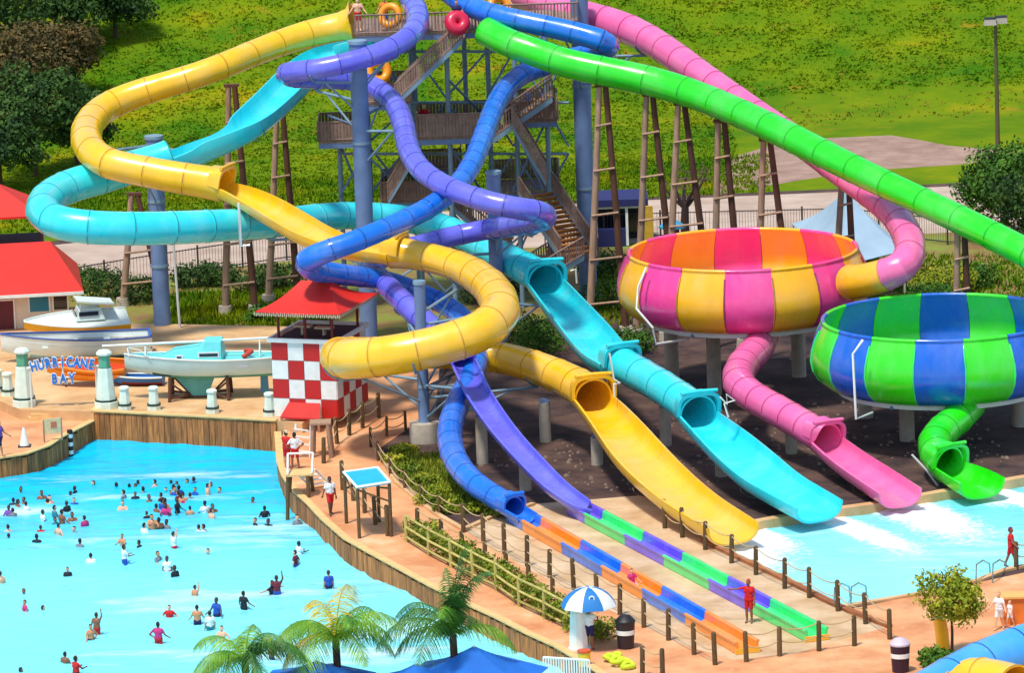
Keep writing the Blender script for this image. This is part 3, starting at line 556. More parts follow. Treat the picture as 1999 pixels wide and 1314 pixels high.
GPX = [g for i, g in enumerate(GPX) if i == 0 or g[0] > max(x[0] for x in GPX[:i])]
for i, (top, bl, br) in enumerate([((1176, 168), 1150, 1222), ((1268, 186), 1242, 1322), ((1330, 204), 1300, 1396), ((1408, 238), 1392, 1452), ((1497, 274), 1474, 1556), ((1650, 345), 1622, 1672), ((1876, 452), 1862, 1898)]):
    lb = ['dark timber trestle right beside the thick blue column', 'timber A-frame under the green tube left of the bare tree', 'wide timber A-frame in front of the bare tree', 'timber A-frame with a red brown leg right of the bare tree', 'timber A-frame standing left of the grey canvas tent', 'timber A-frame in front of the grey canvas tent', 'timber A-frame under the green tube above the blue and green bowl'][i]
    trestle(lb, top, bl, br, Y=max(gY(top[0]), BOWL1.y + 7.4) if 1240 < top[0] < 1690 else gY(top[0]))
trestle('timber trestle under the turquoise flume left of the tower', (452, 168), 440, 498, base_py=612)
trestle('timber trestle behind the yellow flume left of the tower', (546, 222), 524, 582, base_py=590)
trestle('timber trestle just left of the tall column behind the boats', (262, 380), 240, 318, base_py=596, rungs=3)
# white water pipes
def pipe(label, pts, r=.06, m=GALV):
    P = [WY(*p) for p in pts]; o = P[-1].copy(); b = B()
    b.tube([p - o for p in P], r, 7)
    ob = b.obj('water_pipe', m, None, smooth=50); ob.location = o
    tag(ob, label, 'pipe', group='white water supply pipes'); return ob
y1 = BOWL1.y - 6.45; y2 = BOWL2.y - 6.45
pipe('white pipe hanging down the left side of the amber and pink bowl', [(1262, 522, y1 + 2.6), (1246, 560, y1 + 2.2), (1242, 602, y1 + 1.8), (1274, 640, y1 + 1.4), (1280, 672, y1 + 1.5), (1345, 662, y1 + 3)])
pipe('white bent pipe down the front of the blue and green bowl', [(1684, 664, y2 + 1.0), (1665, 691, y2 + .6), (1671, 818, y2 + .6), (1703, 806, y2 + 1.8)])
pA = COLS['A'][1].y
pipe('tall white pipe right of the column behind the sailboat', [(338, 470, pA - 1), (352, 652, pA - 1)], .07)
pipe('white pipe bracket over the turquoise tube', [(466, 396, 276), (470, 480, 276), (488, 478, 276)], .07)
def pipe_on(label, key, px, py, loop):
    path = PATHS[key]; best = min(np.arange(0, path.L, .3), key=lambda l: (lambda d: abs(PW / 2 + FOC * d.dot(CR) / d.dot(_F) - px) + abs(PH / 2 - FOC * d.dot(CU) / d.dot(_F) - py))(path.at(l) - CAM))
    Y = path.at(best).y; pipe(label, [(px + x, py + y, Y - .2) for x, y in loop], .05)
pipe_on('white pipe loop at the yellow flume mouth', 'yellow', 1190, 745, [(0, -55), (8, -5), (20, 3), (8, 5), (10, 30)])
pipe_on('white pipe loop at the lower turquoise flume mouth', 'cyan', 1400, 790, [(5, -15), (20, 0), (18, -20), (34, -8), (14, -2), (22, 25)])
pipe_on('white pipe beside the upper turquoise flume mouth', 'cyan', 1080, 545, [(34, -16), (44, -20), (46, 8)])
pipe_on('white pipe down to the water by the green exit', 'green2', 1820, 900, [(-40, -12), (-10, 20), (10, 48), (16, 66)])
# ------------------------------------------------------------------ stair tower
TP = W(930, 590, 0); TWR = thing('slide_tower', 'brown and blue stair tower with wooden railings where the slides start', 'tower', TP)
def tl(p): return Vector(p) - TP
def railing(bb, a, c, h=1.05, step=.17, solid=False):
    a, c = Vector(a), Vector(c); n = max(1, int((c - a).length / step)); up = Vector((0, 0, 1))
    for hh in (h, .12): bb.tube([a + up * hh, c + up * hh], .05, 5, mi=0)
    for i in range(n + 1):
        p = a + (c - a) * (i / n); e = .035 if i % 6 else .055
        bb.box(p + up * (h / 2), (step * .93 if solid else e * 1.8, .04 + .012 * (i % 2), h - .05), mi=0, M=Matrix.Rotation(math.atan2((c - a).y, (c - a).x), 3, 'Z'))
def platform(pxl, pxr, py, Y0, depth, sides='flrb', solid=False, h=1.05):
    a = WY(pxl, py, Y0); c = WY(pxr, py, Y0); z = (a.z + c.z) / 2; x0, x1 = a.x, c.x
    b = B(); o = tl((0, 0, 0)); nb = max(2, int((x1 - x0) / .3))
    for i in range(nb):
        xa = x0 + (x1 - x0) * i / nb; xb = x0 + (x1 - x0) * (i + 1) / nb - .02; b.box(tl(((xa + xb) / 2, Y0 + depth / 2, z - .04)), (xb - xa, depth, .08))
    pl = b.obj('platform', TOWERW, TWR)
    b = B()
    for yy in (Y0 + .08, Y0 + depth - .08): b.box(tl(((x0 + x1) / 2, yy, z - .22)), (x1 - x0, .12, .28))
    for xx in (x0 + .06, x1 - .06): b.box(tl((xx, Y0 + depth / 2, z - .221)), (.12, depth - .3, .28))
    b.obj('edge_beam', STEEL, pl)
    b = B(); q = [tl((x0, Y0, z)), tl((x1, Y0, z)), tl((x1, Y0 + depth, z)), tl((x0, Y0 + depth, z))]
    for s, i, j in (('f', 0, 1), ('r', 1, 2), ('b', 2, 3), ('l', 3, 0)):
        if s in sides: railing(b, q[i], q[j], h, solid=solid)
    b.obj('railing', TOWERW, pl)
    return x0, x1, z
def flight(a, c, width=1.5, sides=2):
    A, C = WY(*a), WY(*c); d = C - A; hz = Vector((d.x, d.y, 0)); u = hz.normalized(); sd = Vector((-u.y, u.x, 0)); n = max(4, int(abs(d.z) / .19))
    st = None
    for s in (-1, 1):
        b = B(); o = sd * (s * width / 2); pa, pc = tl(A + o), tl(C + o)
        b.add([pa + Vector((0, 0, .12)), pc + Vector((0, 0, .12)), pc - Vector((0, 0, .22)), pa - Vector((0, 0, .22)), pa + Vector((0, 0, .12)) + sd * s * .08, pc + Vector((0, 0, .12)) + sd * s * .08, pc - Vector((0, 0, .22)) + sd * s * .08, pa - Vector((0, 0, .22)) + sd * s * .08], [(0, 1, 2, 3), (7, 6, 5, 4), (0, 4, 5, 1), (3, 2, 6, 7), (0, 3, 7, 4), (1, 5, 6, 2)])
        if st is None: st = b.obj('stair_flight', STEELP, TWR)
        else: b.obj('stringer', STEELP, st)
    M = Matrix(((u.x, sd.x, 0), (u.y, sd.y, 0), (0, 0, 1)))
    run = hz.length / n; tb = B(); tb.box((0, 0, 0), (max(run * 1.05, .2), width - .02, .05), M=M); tb.box(M @ Vector((0, 0, -.09)) , (.03, width - .04, .14), M=M); me = tb.mesh('tread', STAIRW)
    for i in range(n): link('tread', me, st, tl(A + d * ((i + .5) / n)))
    for s in ((-1, 1) if sides == 2 else (1,)):
        b = B(); railing(b, tl(A + sd * (s * (width / 2 + .05))), tl(C + sd * (s * (width / 2 + .05))), 1.0); b.obj('stair_railing', TOWERW, st)
platform(694, 968, 64, 300.5, 6, 'f'); platform(968, 1128, 46, 303, 5, 'fr'); platform(690, 802, 202, 301, 4, 'flb', True); platform(815, 972, 268, 301, 4, 'flrb', True, 1.25)
platform(622, 716, 276, 302, 3, 'flrb', True); platform(985, 1088, 236, 302, 4, 'flrb', True); platform(745, 882, 392, 303, 4, 'flrb', True); platform(958, 1092, 374, 303, 4, 'lrb', True); platform(1066, 1168, 506, 299.5, 3, 'rb')
platform(880, 1000, 470, 303, 4, 'fl', True); platform(800, 900, 330, 305, 3, 'flr', True)
flight((905, 72, 299.6), (775, 196, 299.9)); flight((1078, 186, 301), (952, 274, 301)); flight((1000, 242, 300.6), (1066, 352, 300.6)); flight((1046, 376, 301.5), (1128, 498, 298.5), 2.0)
flight((1120, 496, 299), (1034, 548, 297)); flight((822, 280, 302.6), (758, 388, 302.6)); flight((880, 396, 302.6), (960, 465, 302.6))
for px, Y, top in [(662, 304, 275), (712, 304.6, 70), (806, 304.5, 60), (870, 301.3, 60), (905, 306, 60), (950, 304.5, 60), (1002, 302.4, 60), (1062, 302.4, 46), (1062, 306, 46), (1120, 306, 46), (1098, 300, 505), (800, 307, 60), (700, 307, 60)]:
    a = WY(px, top, Y); b = B(); pos = tl((a.x, Y, 0)); b.tube([pos, pos + Vector((0, 0, a.z))], .13, 8); b.obj('post', STEELP, TWR, smooth=50)
for a, c in [((662, 275, 304), (712, 400, 304.6)), ((712, 275, 304.6), (806, 392, 304.5)), ((806, 275, 304.5), (712, 392, 304.6)), ((870, 275, 301.3), (950, 385, 304.5)), ((950, 275, 304.5), (870, 385, 301.3)), ((1002, 245, 302.4), (1062, 372, 302.4)), ((1062, 245, 302.4), (1002, 372, 302.4)), ((806, 400, 304.5), (905, 500, 306)), ((905, 400, 306), (806, 500, 304.5)), ((640, 225, 302), (722, 255, 302)), ((870, 150, 301.3), (950, 230, 304.5)), ((1062, 60, 302.4), (1002, 180, 302.4)), ((712, 80, 304.6), (806, 190, 304.5)), ((1062, 380, 302.4), (1002, 520, 302.4))]:
    b = B(); b.tube([tl(WY(*a)), tl(WY(*c))], .065, 6); b.obj('cross_brace', STEEL, TWR, smooth=50)

row = [(662, 303.6), (712, 303.6), (806, 303.6), (870, 303.6), (950, 303.6), (1002, 303.6), (1062, 303.6), (1110, 303.6)]
for (pa, ya), (pb, yb_) in zip(row[:-1], row[1:]):
    for t0, t1 in ((100, 190), (200, 285), (300, 385), (400, 490), (500, 570)):
        if pa < 700 and t0 < 280: continue
        b = B(); b.tube([tl(WY(pa, t0, ya)), tl(WY(pb, t0, yb_))], .08, 6); b.obj('lattice_beam', STEELP, TWR, smooth=50)
        a, c = ((pa, t0), (pb, t1)) if (int(t0 / 100) + int(pa / 50)) % 2 else ((pa, t1), (pb, t0))
        b = B(); b.tube([tl(WY(*a, ya + .15)), tl(WY(*c, yb_ + .15))], .06, 6); b.obj('cross_brace', STEEL, TWR, smooth=50)
# ------------------------------------------------------------------ timber seawalls
def seawall(label, pts, ztop, zbot=-1.6, pw=.3):
    root = thing('timber_seawall', label, 'seawall', Vector((pts[0].x, pts[0].y, 0)), group='plank seawalls round the wave pool')
    o = root.location; mes = []
    for k in range(5):
        b = B(); h = ztop - zbot - .05 - .02 * k; b.box((0, 0, zbot + h / 2), (pw * (.9 + .018 * k), .07 + .012 * k, h)); mes.append(b.mesh('plank', PLANK))
    seg = [(pts[i], pts[i + 1]) for i in range(len(pts) - 1)]; i = 0
    for a, c in seg:
        d = Vector((c.x - a.x, c.y - a.y, 0)); L = d.length
        if L < .01: continue
        d.normalize(); nrm = Vector((d.y, -d.x, 0)); n = max(1, round(L / pw)); ang = math.atan2(d.y, d.x)
        for k in range(n):
            p = Vector((a.x, a.y, 0)) + d * ((k + .5) * L / n) + nrm * (.06 + random.uniform(0, .02)) - o
            ob = link('plank', random.choice(mes), root, (p.x, p.y, random.uniform(-.02, .0))); ob.rotation_euler = (0, 0, ang)
            ob.scale = (L / n / pw, 1, 1)
        b = B(); mid = (Vector((a.x, a.y, 0)) + Vector((c.x, c.y, 0))) / 2 - o + nrm * .0
        b.box((0, 0, 0), (L + .04, .34, .07)); ob = b.obj('cap_board', CAPW, root, loc=(mid.x, mid.y, ztop + .03 + .004 * (i % 2))); ob.rotation_euler = (0, 0, ang); i += 1
seawall('curved plank seawall below the lower deck at far left', LE, 0)
seawall('straight plank seawall below the boat terrace', [LE[-1]] + TE, TER_Z)
seawall('long curving plank seawall along the right edge of the wave pool', WE, 0)
# ------------------------------------------------------------------ posts and ropes
def rope_fence(label, px, h=1.25, r=.1, m=POSTW, rails=None, z=0, group='post and rope fences', sag=.16, hs=(.92, .5)):
    P = [W(x, y, z) for x, y in px]; o = P[0].copy(); root = thing('rope_fence' if not rails else 'rail_fence', label, 'fence', o, group=group)
    b = B(); b.lathe([(0, h + .02), (r * .7, h), (r, h - .06), (r * 1.05, 0), (r * 1.05, -.05)], n=9); me = b.mesh('post', m, 50)
    for p in P:
        ob = link('post', me, root, p - o); ob.rotation_euler = (random.uniform(-.03, .03), random.uniform(-.03, .03), random.uniform(0, 6)); s = random.uniform(.93, 1.06); ob.scale = (1, 1, s)
    for i in range(len(P) - 1):
        for q in (rails or hs):
            a = P[i] - o + Vector((0, 0, h * q)); c = P[i + 1] - o + Vector((0, 0, h * q)); b = B()
            if rails:
                d = (c - a); ang = math.atan2(d.y, d.x); b.tube([a - d * .03, a + d * .5 + Vector((0, 0, random.uniform(-.03, .01))), c + d * .03], .055, 6); b.obj('rail', RAILW, root, smooth=60)
            else:
                b.tube([a + (c - a) * t - Vector((0, 0, sag * 4 * t * (1 - t))) for t in np.linspace(0, 1, 7)], .026, 5); b.obj('rope', ROPE, root, smooth=60)
    return root
rope_fence('rope fence between the racing lanes and the plunge pool', [(1298, 1032), (1332, 1050), (1377, 1074), (1428, 1100), (1476, 1123), (1532, 1150), (1580, 1168), (1636, 1194), (1690, 1219), (1737, 1249)], 1.32)
rope_fence('rope fence along the near side of the orange and blue racing lane', [(905, 1040), (944, 1060), (985, 1082), (1029, 1106), (1073, 1128), (1120, 1152), (1166, 1177), (1210, 1201), (1257, 1226), (1305, 1251), (1355, 1279), (1396, 1299)], 1.32)
rope_fence('rope fence closing the lower ends of the racing lanes', [(1457, 1293), (1522, 1282), (1599, 1272), (1668, 1262)], 1.3)
rope_fence('low rope fence behind the hedge of the lower planter', [(815, 1032), (862, 1052), (903, 1078), (947, 1097), (988, 1115), (1032, 1138), (1079, 1165), (1125, 1190)], .95)
rope_fence('rope fence beside the checkered hut on the upper walk', [(632, 905), (658, 867), (682, 850), (708, 836), (740, 816)], 1.25)
rope_fence('rope fence on the planter side of the upper walk', [(792, 841), (755, 852), (724, 873), (738, 900), (762, 930), (790, 958), (822, 985), (858, 1006), (905, 1024)], .95, r=.07)
rope_fence('row of posts from the blue canopy along the walk', [(669, 957), (690, 978), (712, 1002), (733, 1025), (757, 1047)], 1.35)
rope_fence('pair of posts at the bottom edge near the bin', [(1254, 1320), (1294, 1332)], 1.3)
rope_fence('short rope fence on the far side of the plunge pool steps', [(1984, 1112), (2040, 1100), (2100, 1088)], 1.2)
rope_fence('olive wooden rail fence in front of the lower planter hedge', [(794, 1059), (837, 1086), (881, 1109), (924, 1132), (969, 1154), (1014, 1185), (1063, 1208), (1108, 1232), (1155, 1258)], 1.3, r=.075, m=RAILW, rails=(.92, .52, .18), group='wooden rail fences')
# kerbs round the plunge pool
def kerb(name, px, m, w=.4, h=.16, zb=-.5):
    P = [W(x, y, 0) for x, y in px]; b = B()
    for i in range(len(P) - 1):
        a, c = P[i], P[i + 1]; d = c - a; L = d.length; ang = math.atan2(d.y, d.x); mid = (a + c) / 2
        b.box((mid.x, mid.y, (h + zb) / 2 + .003 * (i % 2)), (L + .1, w, h - zb), M=Matrix.Rotation(ang, 3, 'Z'))
    return struct(b.obj(name, m))
kerb('pool_kerb', [(1470, 1023), (1540, 1010), (1700, 988), (1830, 965), (1999, 935), (2230, 900)], SANDM, .5, .12)
kerb('lane_kerb', [(1374, 1058), (1430, 1086), (1500, 1119), (1560, 1148), (1640, 1188), (1735, 1226)], mat('rust_kerb', (176, 108, 62), rough=.8, var=.3), .3, .14)
kerb('near_kerb', [(1640, 1188), (1807, 1160), (1909, 1136), (1960, 1116), (1999, 1108), (2230, 1064)], SANDM, .3, .1)
kerb('planter_kerb', [(735, 880), (775, 945), (850, 1005), (905, 1037), (960, 1012), (1040, 987)], SANDM, .25, .12)
# ------------------------------------------------------------------ lighthouse pillars, bollards, sign
def pillar_mesh(s, tall):
    if tall:
        prof = [(.6, 0), (.6, .32), (.53, .36), (.55, .4), (.5, .44), (.36, 1.95), (.34, 2.0), (.36, 2.02)]; top = [(.3, 2.02), (.3, 2.62), (.3, 2.62)]; cap = [(.36, 2.62), (.4, 2.66), (.4, 2.74), (.28, 2.86), (0, 2.92)]
    else:
        prof = [(.34, 0), (.34, .2), (.3, .24), (.31, .27), (.28, .3), (.22, 1.0)]; top = None; cap = [(.26, 1.0), (.27, 1.03), (.27, 1.1), (.2, 1.16), (0, 1.18)]
    return prof, top, cap
def pillar(name, label, px, py, tall, cat, group):
    root = thing(name, label, cat, W(px, py, TER_Z), group, rz=rad(22.5)); prof, top, cap = pillar_mesh(1, tall)
    b = B(); b.lathe(prof, n=8); b.obj('shaft', MINTW, root)
    k = .5 if tall else .285; zz = .4 if tall else .275
    b = B(); b.lathe([(k + .045, zz - .05), (k + .065, zz - .05), (k + .065, zz + .05), (k + .03, zz + .05)], n=8); b.obj('dark_band', mat('dark_green_paint', (40, 66, 54), rough=.5), root)
    if top: b = B(); b.lathe(top, n=8); b.obj('lantern', TEALP, root)
    b = B(); b.lathe(cap, n=8); b.obj('cap', MINTW, root)
g1, g2 = 'lighthouse pillars beside the sign', 'small white bollards on the terrace edge'
pillar('lighthouse_pillar', 'tall white and green lighthouse pillar left of the sign', 48, 792, True, 'pillar', g1)
pillar('lighthouse_pillar', 'tall white and green lighthouse pillar right of the sign', 208, 796, True, 'pillar', g1)
for lb, x, y in [('small white bollard touching the right lighthouse pillar', 244, 800), ('small white bollard below the bow of the sailboat', 301, 800), ('small white bollard in front of the sailboat keel', 415, 806), ('small white bollard between sailboat stern and checkered hut', 527, 812), ('small white bollard at the front of the checkered hut', 634, 812), ('small white bollard left of the left lighthouse pillar', 16, 772), ('small white bollard cut by the left picture edge', -4, 766)]:
    pillar('bollard', lb, x, y, False, 'bollard', g2)
def text_mesh(txt, size, ext, off=0.0, sp=1.05):
    cu = bpy.data.curves.new('lettering', 'FONT'); cu.body = txt; cu.size = size; cu.extrude = ext; cu.offset = off; cu.align_x = 'CENTER'; cu.align_y = 'CENTER'; cu.space_character = sp; cu.resolution_u = 3
    o = bpy.data.objects.new('lettering', cu); COL.objects.link(o); bpy.context.view_layer.update()
    me = bpy.data.meshes.new_from_object(o.evaluated_get(bpy.context.evaluated_depsgraph_get())); bpy.data.objects.remove(o); return me
sp0 = W(126, 795, TER_Z); SG = thing('park_sign', 'blue lettered arch sign reading HURRICANE BAY between the lighthouse pillars', 'sign', sp0)
LETB = mat('letter_blue', (20, 120, 214), rough=.4); LETW = mat('letter_white', (244, 248, 250), rough=.4)
def word(txt, zc, size, arch, w):
    n = len(txt)
    for i, ch in enumerate(txt):
        u = (i - (n - 1) / 2) / max(1, (n - 1) / 2); x = u * w / 2; z = zc + arch * (1 - u * u); rot = u * arch * 2.0 / max(w / 2, .1)
        for m, e, off, y in ((LETW, .03, .035, .04), (LETB, .03, .008, -.03)):
            me = text_mesh(ch, size, e, off); me.materials.clear(); me.materials.append(m)
            ob = link('letter' if m == LETB else 'letter_backing', me, SG, (x, y, z)); ob.rotation_euler = (rad(90), -rot if False else rot, 0); ob.scale = (.95, 1.4, 1)
word('HURRICANE', 2.06, .5, .16, 2.8); word('BAY', 1.4, .5, .0, .86)
b = B(); b.tube([(-1.75, .12, 1.95), (-.8, .12, 2.15), (0, .12, 2.2), (.8, .12, 2.15), (1.75, .12, 1.95)], .06, 7); b.obj('sign_beam', GALV, SG, smooth=50)
b = B(); b.tube([(-.45, .12, 1.45), (.45, .12, 1.45)], .05, 7); b.tube([(0, .12, 1.45), (0, .12, 2.2)], .05, 7); b.obj('sign_brace', GALV, SG, smooth=50)
for x in (-1.6, 1.6): b = B(); b.tube([(x, .15, 0), (x, .15, 2.0)], .05, 7); b.obj('sign_post', GALV, SG, smooth=50)
# ------------------------------------------------------------------ boats
def hull(L, beam, depth, sheer=.25, transom=.6, n=16, m=9, keel=.0):
    """rows from bow (-x) to stern (+x); each row port gunwale -> keel -> starboard gunwale"""
    rows = []
    for i in range(n + 1):
        t = i / n; x = -L / 2 + L * t; hb = beam / 2 * (math.sin(min(1, t * 1.5 + .02) * math.pi / 2) ** .8) * (1 if t < .6 else 1 - (1 - transom) * ((t - .6) / .4) ** 2)
        zt = depth + sheer * (1 - t) ** 2 * 1.4 + sheer * .25 * t * t; zk = depth * .62 * (1 - min(1, t * 2.2)) ** 2 + keel * t
        row = []
        for k in range(m):
            a = -math.pi / 2 + math.pi * k / (m - 1); y = hb * math.sin(a); f = 1 - abs(math.cos(a)) ** .75
            row.append(Vector((x - (0 if t > .05 else .0), y if abs(a) < 1.56 else hb * math.copysign(1, a), zk + (zt - zk) * f)))
        rows.append(row)
    return rows
def boat_shell(rows, root, mats, zb, thick=.07, deck=True, deckm=None, inset=.12):
    n, m = len(rows), len(rows[0]); b = B(); vs = [v for r in rows for v in r]
    b.add(vs, [])
    for i in range(n - 1):
        for k in range(m - 1):
            f = (i * m + k, i * m + k + 1, (i + 1) * m + k + 1, (i + 1) * m + k); zc = sum(vs[j].z for j in f) / 4
            mi = 0
            for q, z in enumerate(zb):
                if zc < z: mi = q + 1
            b.f.append(f); b.m.append(mi)
    b.f.append(tuple((n - 1) * m + k for k in range(m))); b.m.append(0)
    h = b.obj('hull', mats, root, smooth=50)
    g = B()
    for s in (0, m - 1): g.tube([r[s] + Vector((0, 0, .02)) for r in rows], .05, 6)
    g.obj('gunwale', mats[-1] if deckm is None else deckm[1], root, smooth=50)
    d = B(); z = -inset; d.add([r[0] * 1 + Vector((0, .02, z)) for r in rows] + [r[-1] + Vector((0, -.02, z)) for r in rows], [(i, i + 1, n + i + 1, n + i) for i in range(n - 1)]); d.obj('deck', deckm[0] if deckm else mats[0], root)
    return h
HW = mat('hull_white', (224, 234, 226), rough=.35, var=.1, scale=1.2); AQUA = mat('aqua_paint', (112, 222, 222), rough=.4, var=.12); TEALH = mat('teal_bottom_paint', (96, 176, 166), rough=.6, var=.2); DKG = mat('dark_waterline', (22, 92, 84), rough=.5)
# sailboat on its stand
sb0 = W(392, 776, TER_Z); SB = thing('sailboat', 'white sailboat with aqua cabin on a brown stand, mast laid along it', 'boat', sb0, 'boats on the terrace', rz=rad(-2))
R = hull(7.3, 2.3, .98, .22, .62); off = Vector((0, 0, .98)); R = [[v + off for v in r] for r in R]
b = B(); n, m = len(R), len(R[0])
boat_shell(R, SB, [mat('hull_pale_aqua', (204, 234, 228), rough=.35, var=.1, scale=1.2), DKG, TEALH], [1.30, 1.22], deckm=(AQUA, HW), inset=.03)
b = B()
cab = [(-2.0, .42, .02), (-1.2, .74, .42), (.0, .9, .55), (.35, .92, .86), (1.15, .9, .86), (1.25, .88, .0)]
base = 2.02; vs = []
for x, hw, h in cab: vs += [(x, -hw, base), (x, -hw * .82, base + h), (x, hw * .82, base + h), (x, hw, base)]
fs = [(i * 4 + k, i * 4 + k + 1, i * 4 + 5 + k, i * 4 + 4 + k) for i in range(len(cab) - 1) for k in range(3)] + [(20, 21, 22, 23), (3, 2, 1, 0)]
b.add(vs, fs); b.obj('cabin', AQUA, SB)
for x0, x1, z0, z1 in [(.1, 1.0, 2.22, 2.36), (-1.0, -.78, 2.16, 2.25)]:
    b = B(); b.box(((x0 + x1) / 2, -.88, (z0 + z1) / 2), (x1 - x0, .06, z1 - z0)); wn_ = b.obj('cabin_window', GLASS, SB)
    b = B(); b.box(((x0 + x1) / 2, -.865, (z0 + z1) / 2), (x1 - x0 + .16, .05, z1 - z0 + .14)); b.obj('window_frame', HW, wn_)
b = B(); b.tube([(-4.7, -.1, 2.72), (3.6, .1, 2.86)], .06, 8); b.obj('mast', WHITE, SB, smooth=50)
for x in (-2.6, 3.0): b = B(); b.tube([(x, -.35, 2.05), (x, 0, 2.78), (x, .35, 2.05)], .035, 6); b.obj('mast_crutch', GALV, SB, smooth=50)
b = B(); b.tube([(-3.4, -.25, 2.2), (-3.5, 0, 2.75), (-3.4, .25, 2.2)], .03, 6); b.tube([(-2.3, -.7, 2.15), (-2.8, -.55, 2.55), (-3.5, 0, 2.6), (-2.8, .55, 2.55), (-2.3, .7, 2.15)], .025, 6); b.obj('bow_rail', GALV, SB, smooth=50)
b = B(); vs = [(-1.2, 1.06), (.75, 1.06), (.35, .08), (-.35, .08)]; b.add([(x, -.09, z) for x, z in vs] + [(x, .09, z) for x, z in vs], [(0, 1, 2, 3), (7, 6, 5, 4), (0, 4, 5, 1), (1, 5, 6, 2), (2, 6, 7, 3), (3, 7, 4, 0)]); b.obj('keel', TEALH, SB)
b = B(); b.box((3.15, 0, .75), (.42, .07, 1.15), taper=.8); b.obj('rudder', mat('blue_rudder', (70, 140, 170), rough=.5), SB)
b = B(); b.tube([(2.2, -.5, 2.05), (2.6, -.3, 2.3), (2.3, .1, 2.25)], .13, 8); b.obj('cockpit_cushion', mat('red_cloth', (200, 70, 54), rough=.8), SB, smooth=50)
b = B(); b.box((2.0, -1.02, 1.72), (1.0, .02, .1)); b.obj('name_plate', mat('grey_plate', (190, 190, 196), rough=.5), SB)
for sx in (-1, 1):
    for sy in (-1, 1):
        b = B(); b.tube([(sx * 1.45, sy * .95, 0), (sx * 1.4, sy * .8, 1.2)], .09, 6); b.tube([(sx * 1.45, sy * .95, .15), (sx * .5, sy * .15, .2)], .06, 6); b.tube([(sx * 1.42, sy * .85, .95), (sx * .6, sy * .3, .2)], .05, 6); b.obj('stand_leg', DARKW, SB, smooth=50)
b = B(); b.box((0, 0, .06), (3.0, .3, .1)); b.obj('stand_beam', DARKW, SB)
# long white and blue boat
q = W(150, 700, TER_Z); LB = thing('fishing_boat', 'long white boat with dark blue rim behind the sign', 'boat', q, 'boats on the terrace', rz=rad(7))
R = hull(7.6, 2.4, 1.0, .35, .85); boat_shell(R, LB, [HW, HW, mat('hull_pale_blue', (150, 196, 216), rough=.4)], [0, .35], deckm=(mat('boat_floor', (186, 176, 160), rough=.7, var=.3), mat('navy_rim', (40, 82, 160), rough=.4)), inset=.3)
for x in (-1.6, 0, 1.6): b = B(); b.box((x, 0, .82), (.3, 1.9, .06)); b.obj('thwart', HW, LB)
for x in (2.0, 2.5, 3.0): b = B(); b.box((x, -1.02, .98), (.16, .05, .3)); b.obj('blue_stripe', mat('navy_rim', (0, 0, 0)), LB)
b = B(); b.box((3.75, 0, .85), (.1, 1.9, .7)); b.obj('transom', mat('transom_blue', (46, 100, 190), rough=.4), LB)
# cabin cruiser leaning behind it
q = W(150, 668, TER_Z); CB = thing('cabin_cruiser', 'white and yellow cabin cruiser tilted beside the red roofed building', 'boat', q, 'boats on the terrace', rz=rad(12))
R = hull(5.4, 2.1, .72, .1, .9); R = [[Matrix.Rotation(rad(15), 3, 'X') @ v + Vector((0, 0, .5)) for v in r] for r in R]
boat_shell(R, CB, [mat('boat_yellow', (246, 184, 40), rough=.4, var=.1), mat('boat_yellow', (0, 0, 0)), HW], [0, .7], deckm=(HW, HW), inset=.02)
b = B(); b.box((.7, .1, 1.5), (1.5, 1.4, .6), taper=.75); cbn = b.obj('cabin', HW, CB)
b = B(); b.box((.6, -.6, 1.56), (1.0, .06, .22)); b.obj('cabin_window', GLASS, cbn)
b = B(); b.box((-.05, .1, 1.56), (.06, 1.1, .3), M=Matrix.Rotation(rad(-20), 3, 'Y')); b.obj('windscreen', GLASS, cbn)
b = B(); b.box((1.0, .1, 2.1), (1.9, 1.6, .08), M=Matrix.Rotation(rad(8), 3, 'Y')); b.obj('hardtop', HW, CB)
for x in (.2, 1.6): b = B(); b.tube([(x, -.5, 1.7), (x, -.6, 2.1)], .03, 5); b.tube([(x, .6, 1.7), (x, .65, 2.1)], .03, 5); b.obj('hardtop_post', GALV, CB)
for x in (-1.5, 1.5): b = B(); b.box((x, 0, .3), (.3, 1.6, .6)); b.obj('cradle', DARKW, CB)
# orange boat and blue dinghy
q = W(170, 752, TER_Z); OB = thing('rowing_boat', 'orange rowing boat with white bow below the sign', 'boat', q, 'boats on the terrace', rz=rad(-4))
R = hull(3.9, 1.5, .7, .25, .7); R = [[Matrix.Rotation(rad(16), 3, 'X') @ v + Vector((0, .1, .28)) for v in r] for r in R]
boat_shell(R, OB, [mat('boat_orange', (248, 146, 16), rough=.4, var=.12), mat('boat_orange', (0, 0, 0))], [0], deckm=(mat('boat_red', (212, 66, 20), rough=.5, var=.15), mat('boat_orange', (0, 0, 0))), inset=.2)
for x in (-.7, .7): b = B(); b.box((x, .05, .86), (.22, 1.0, .05)); b.obj('thwart', mat('boat_red', (0, 0, 0)), OB)
for x in (-1.0, 1.1): b = B(); b.tube([(x, -.35, 0), (x + .05, -.3, .55)], .06, 6); b.obj('prop', DARKW, OB)
q = W(262, 752, TER_Z); DB = thing('dinghy', 'small blue dinghy under the sailboat bow', 'boat', q, 'boats on the terrace', rz=rad(-8))
R = hull(3.0, 1.1, .42, .1, .8); boat_shell(R, DB, [mat('dinghy_blue', (40, 110, 180), rough=.5), mat('dinghy_red', (110, 34, 36), rough=.6)], [.2], deckm=(mat('dinghy_blue', (0, 0, 0)), HW), inset=.1)
b = B(); b.box((0, 0, .25), (.2, .9, .05)); b.obj('thwart', HW, DB)
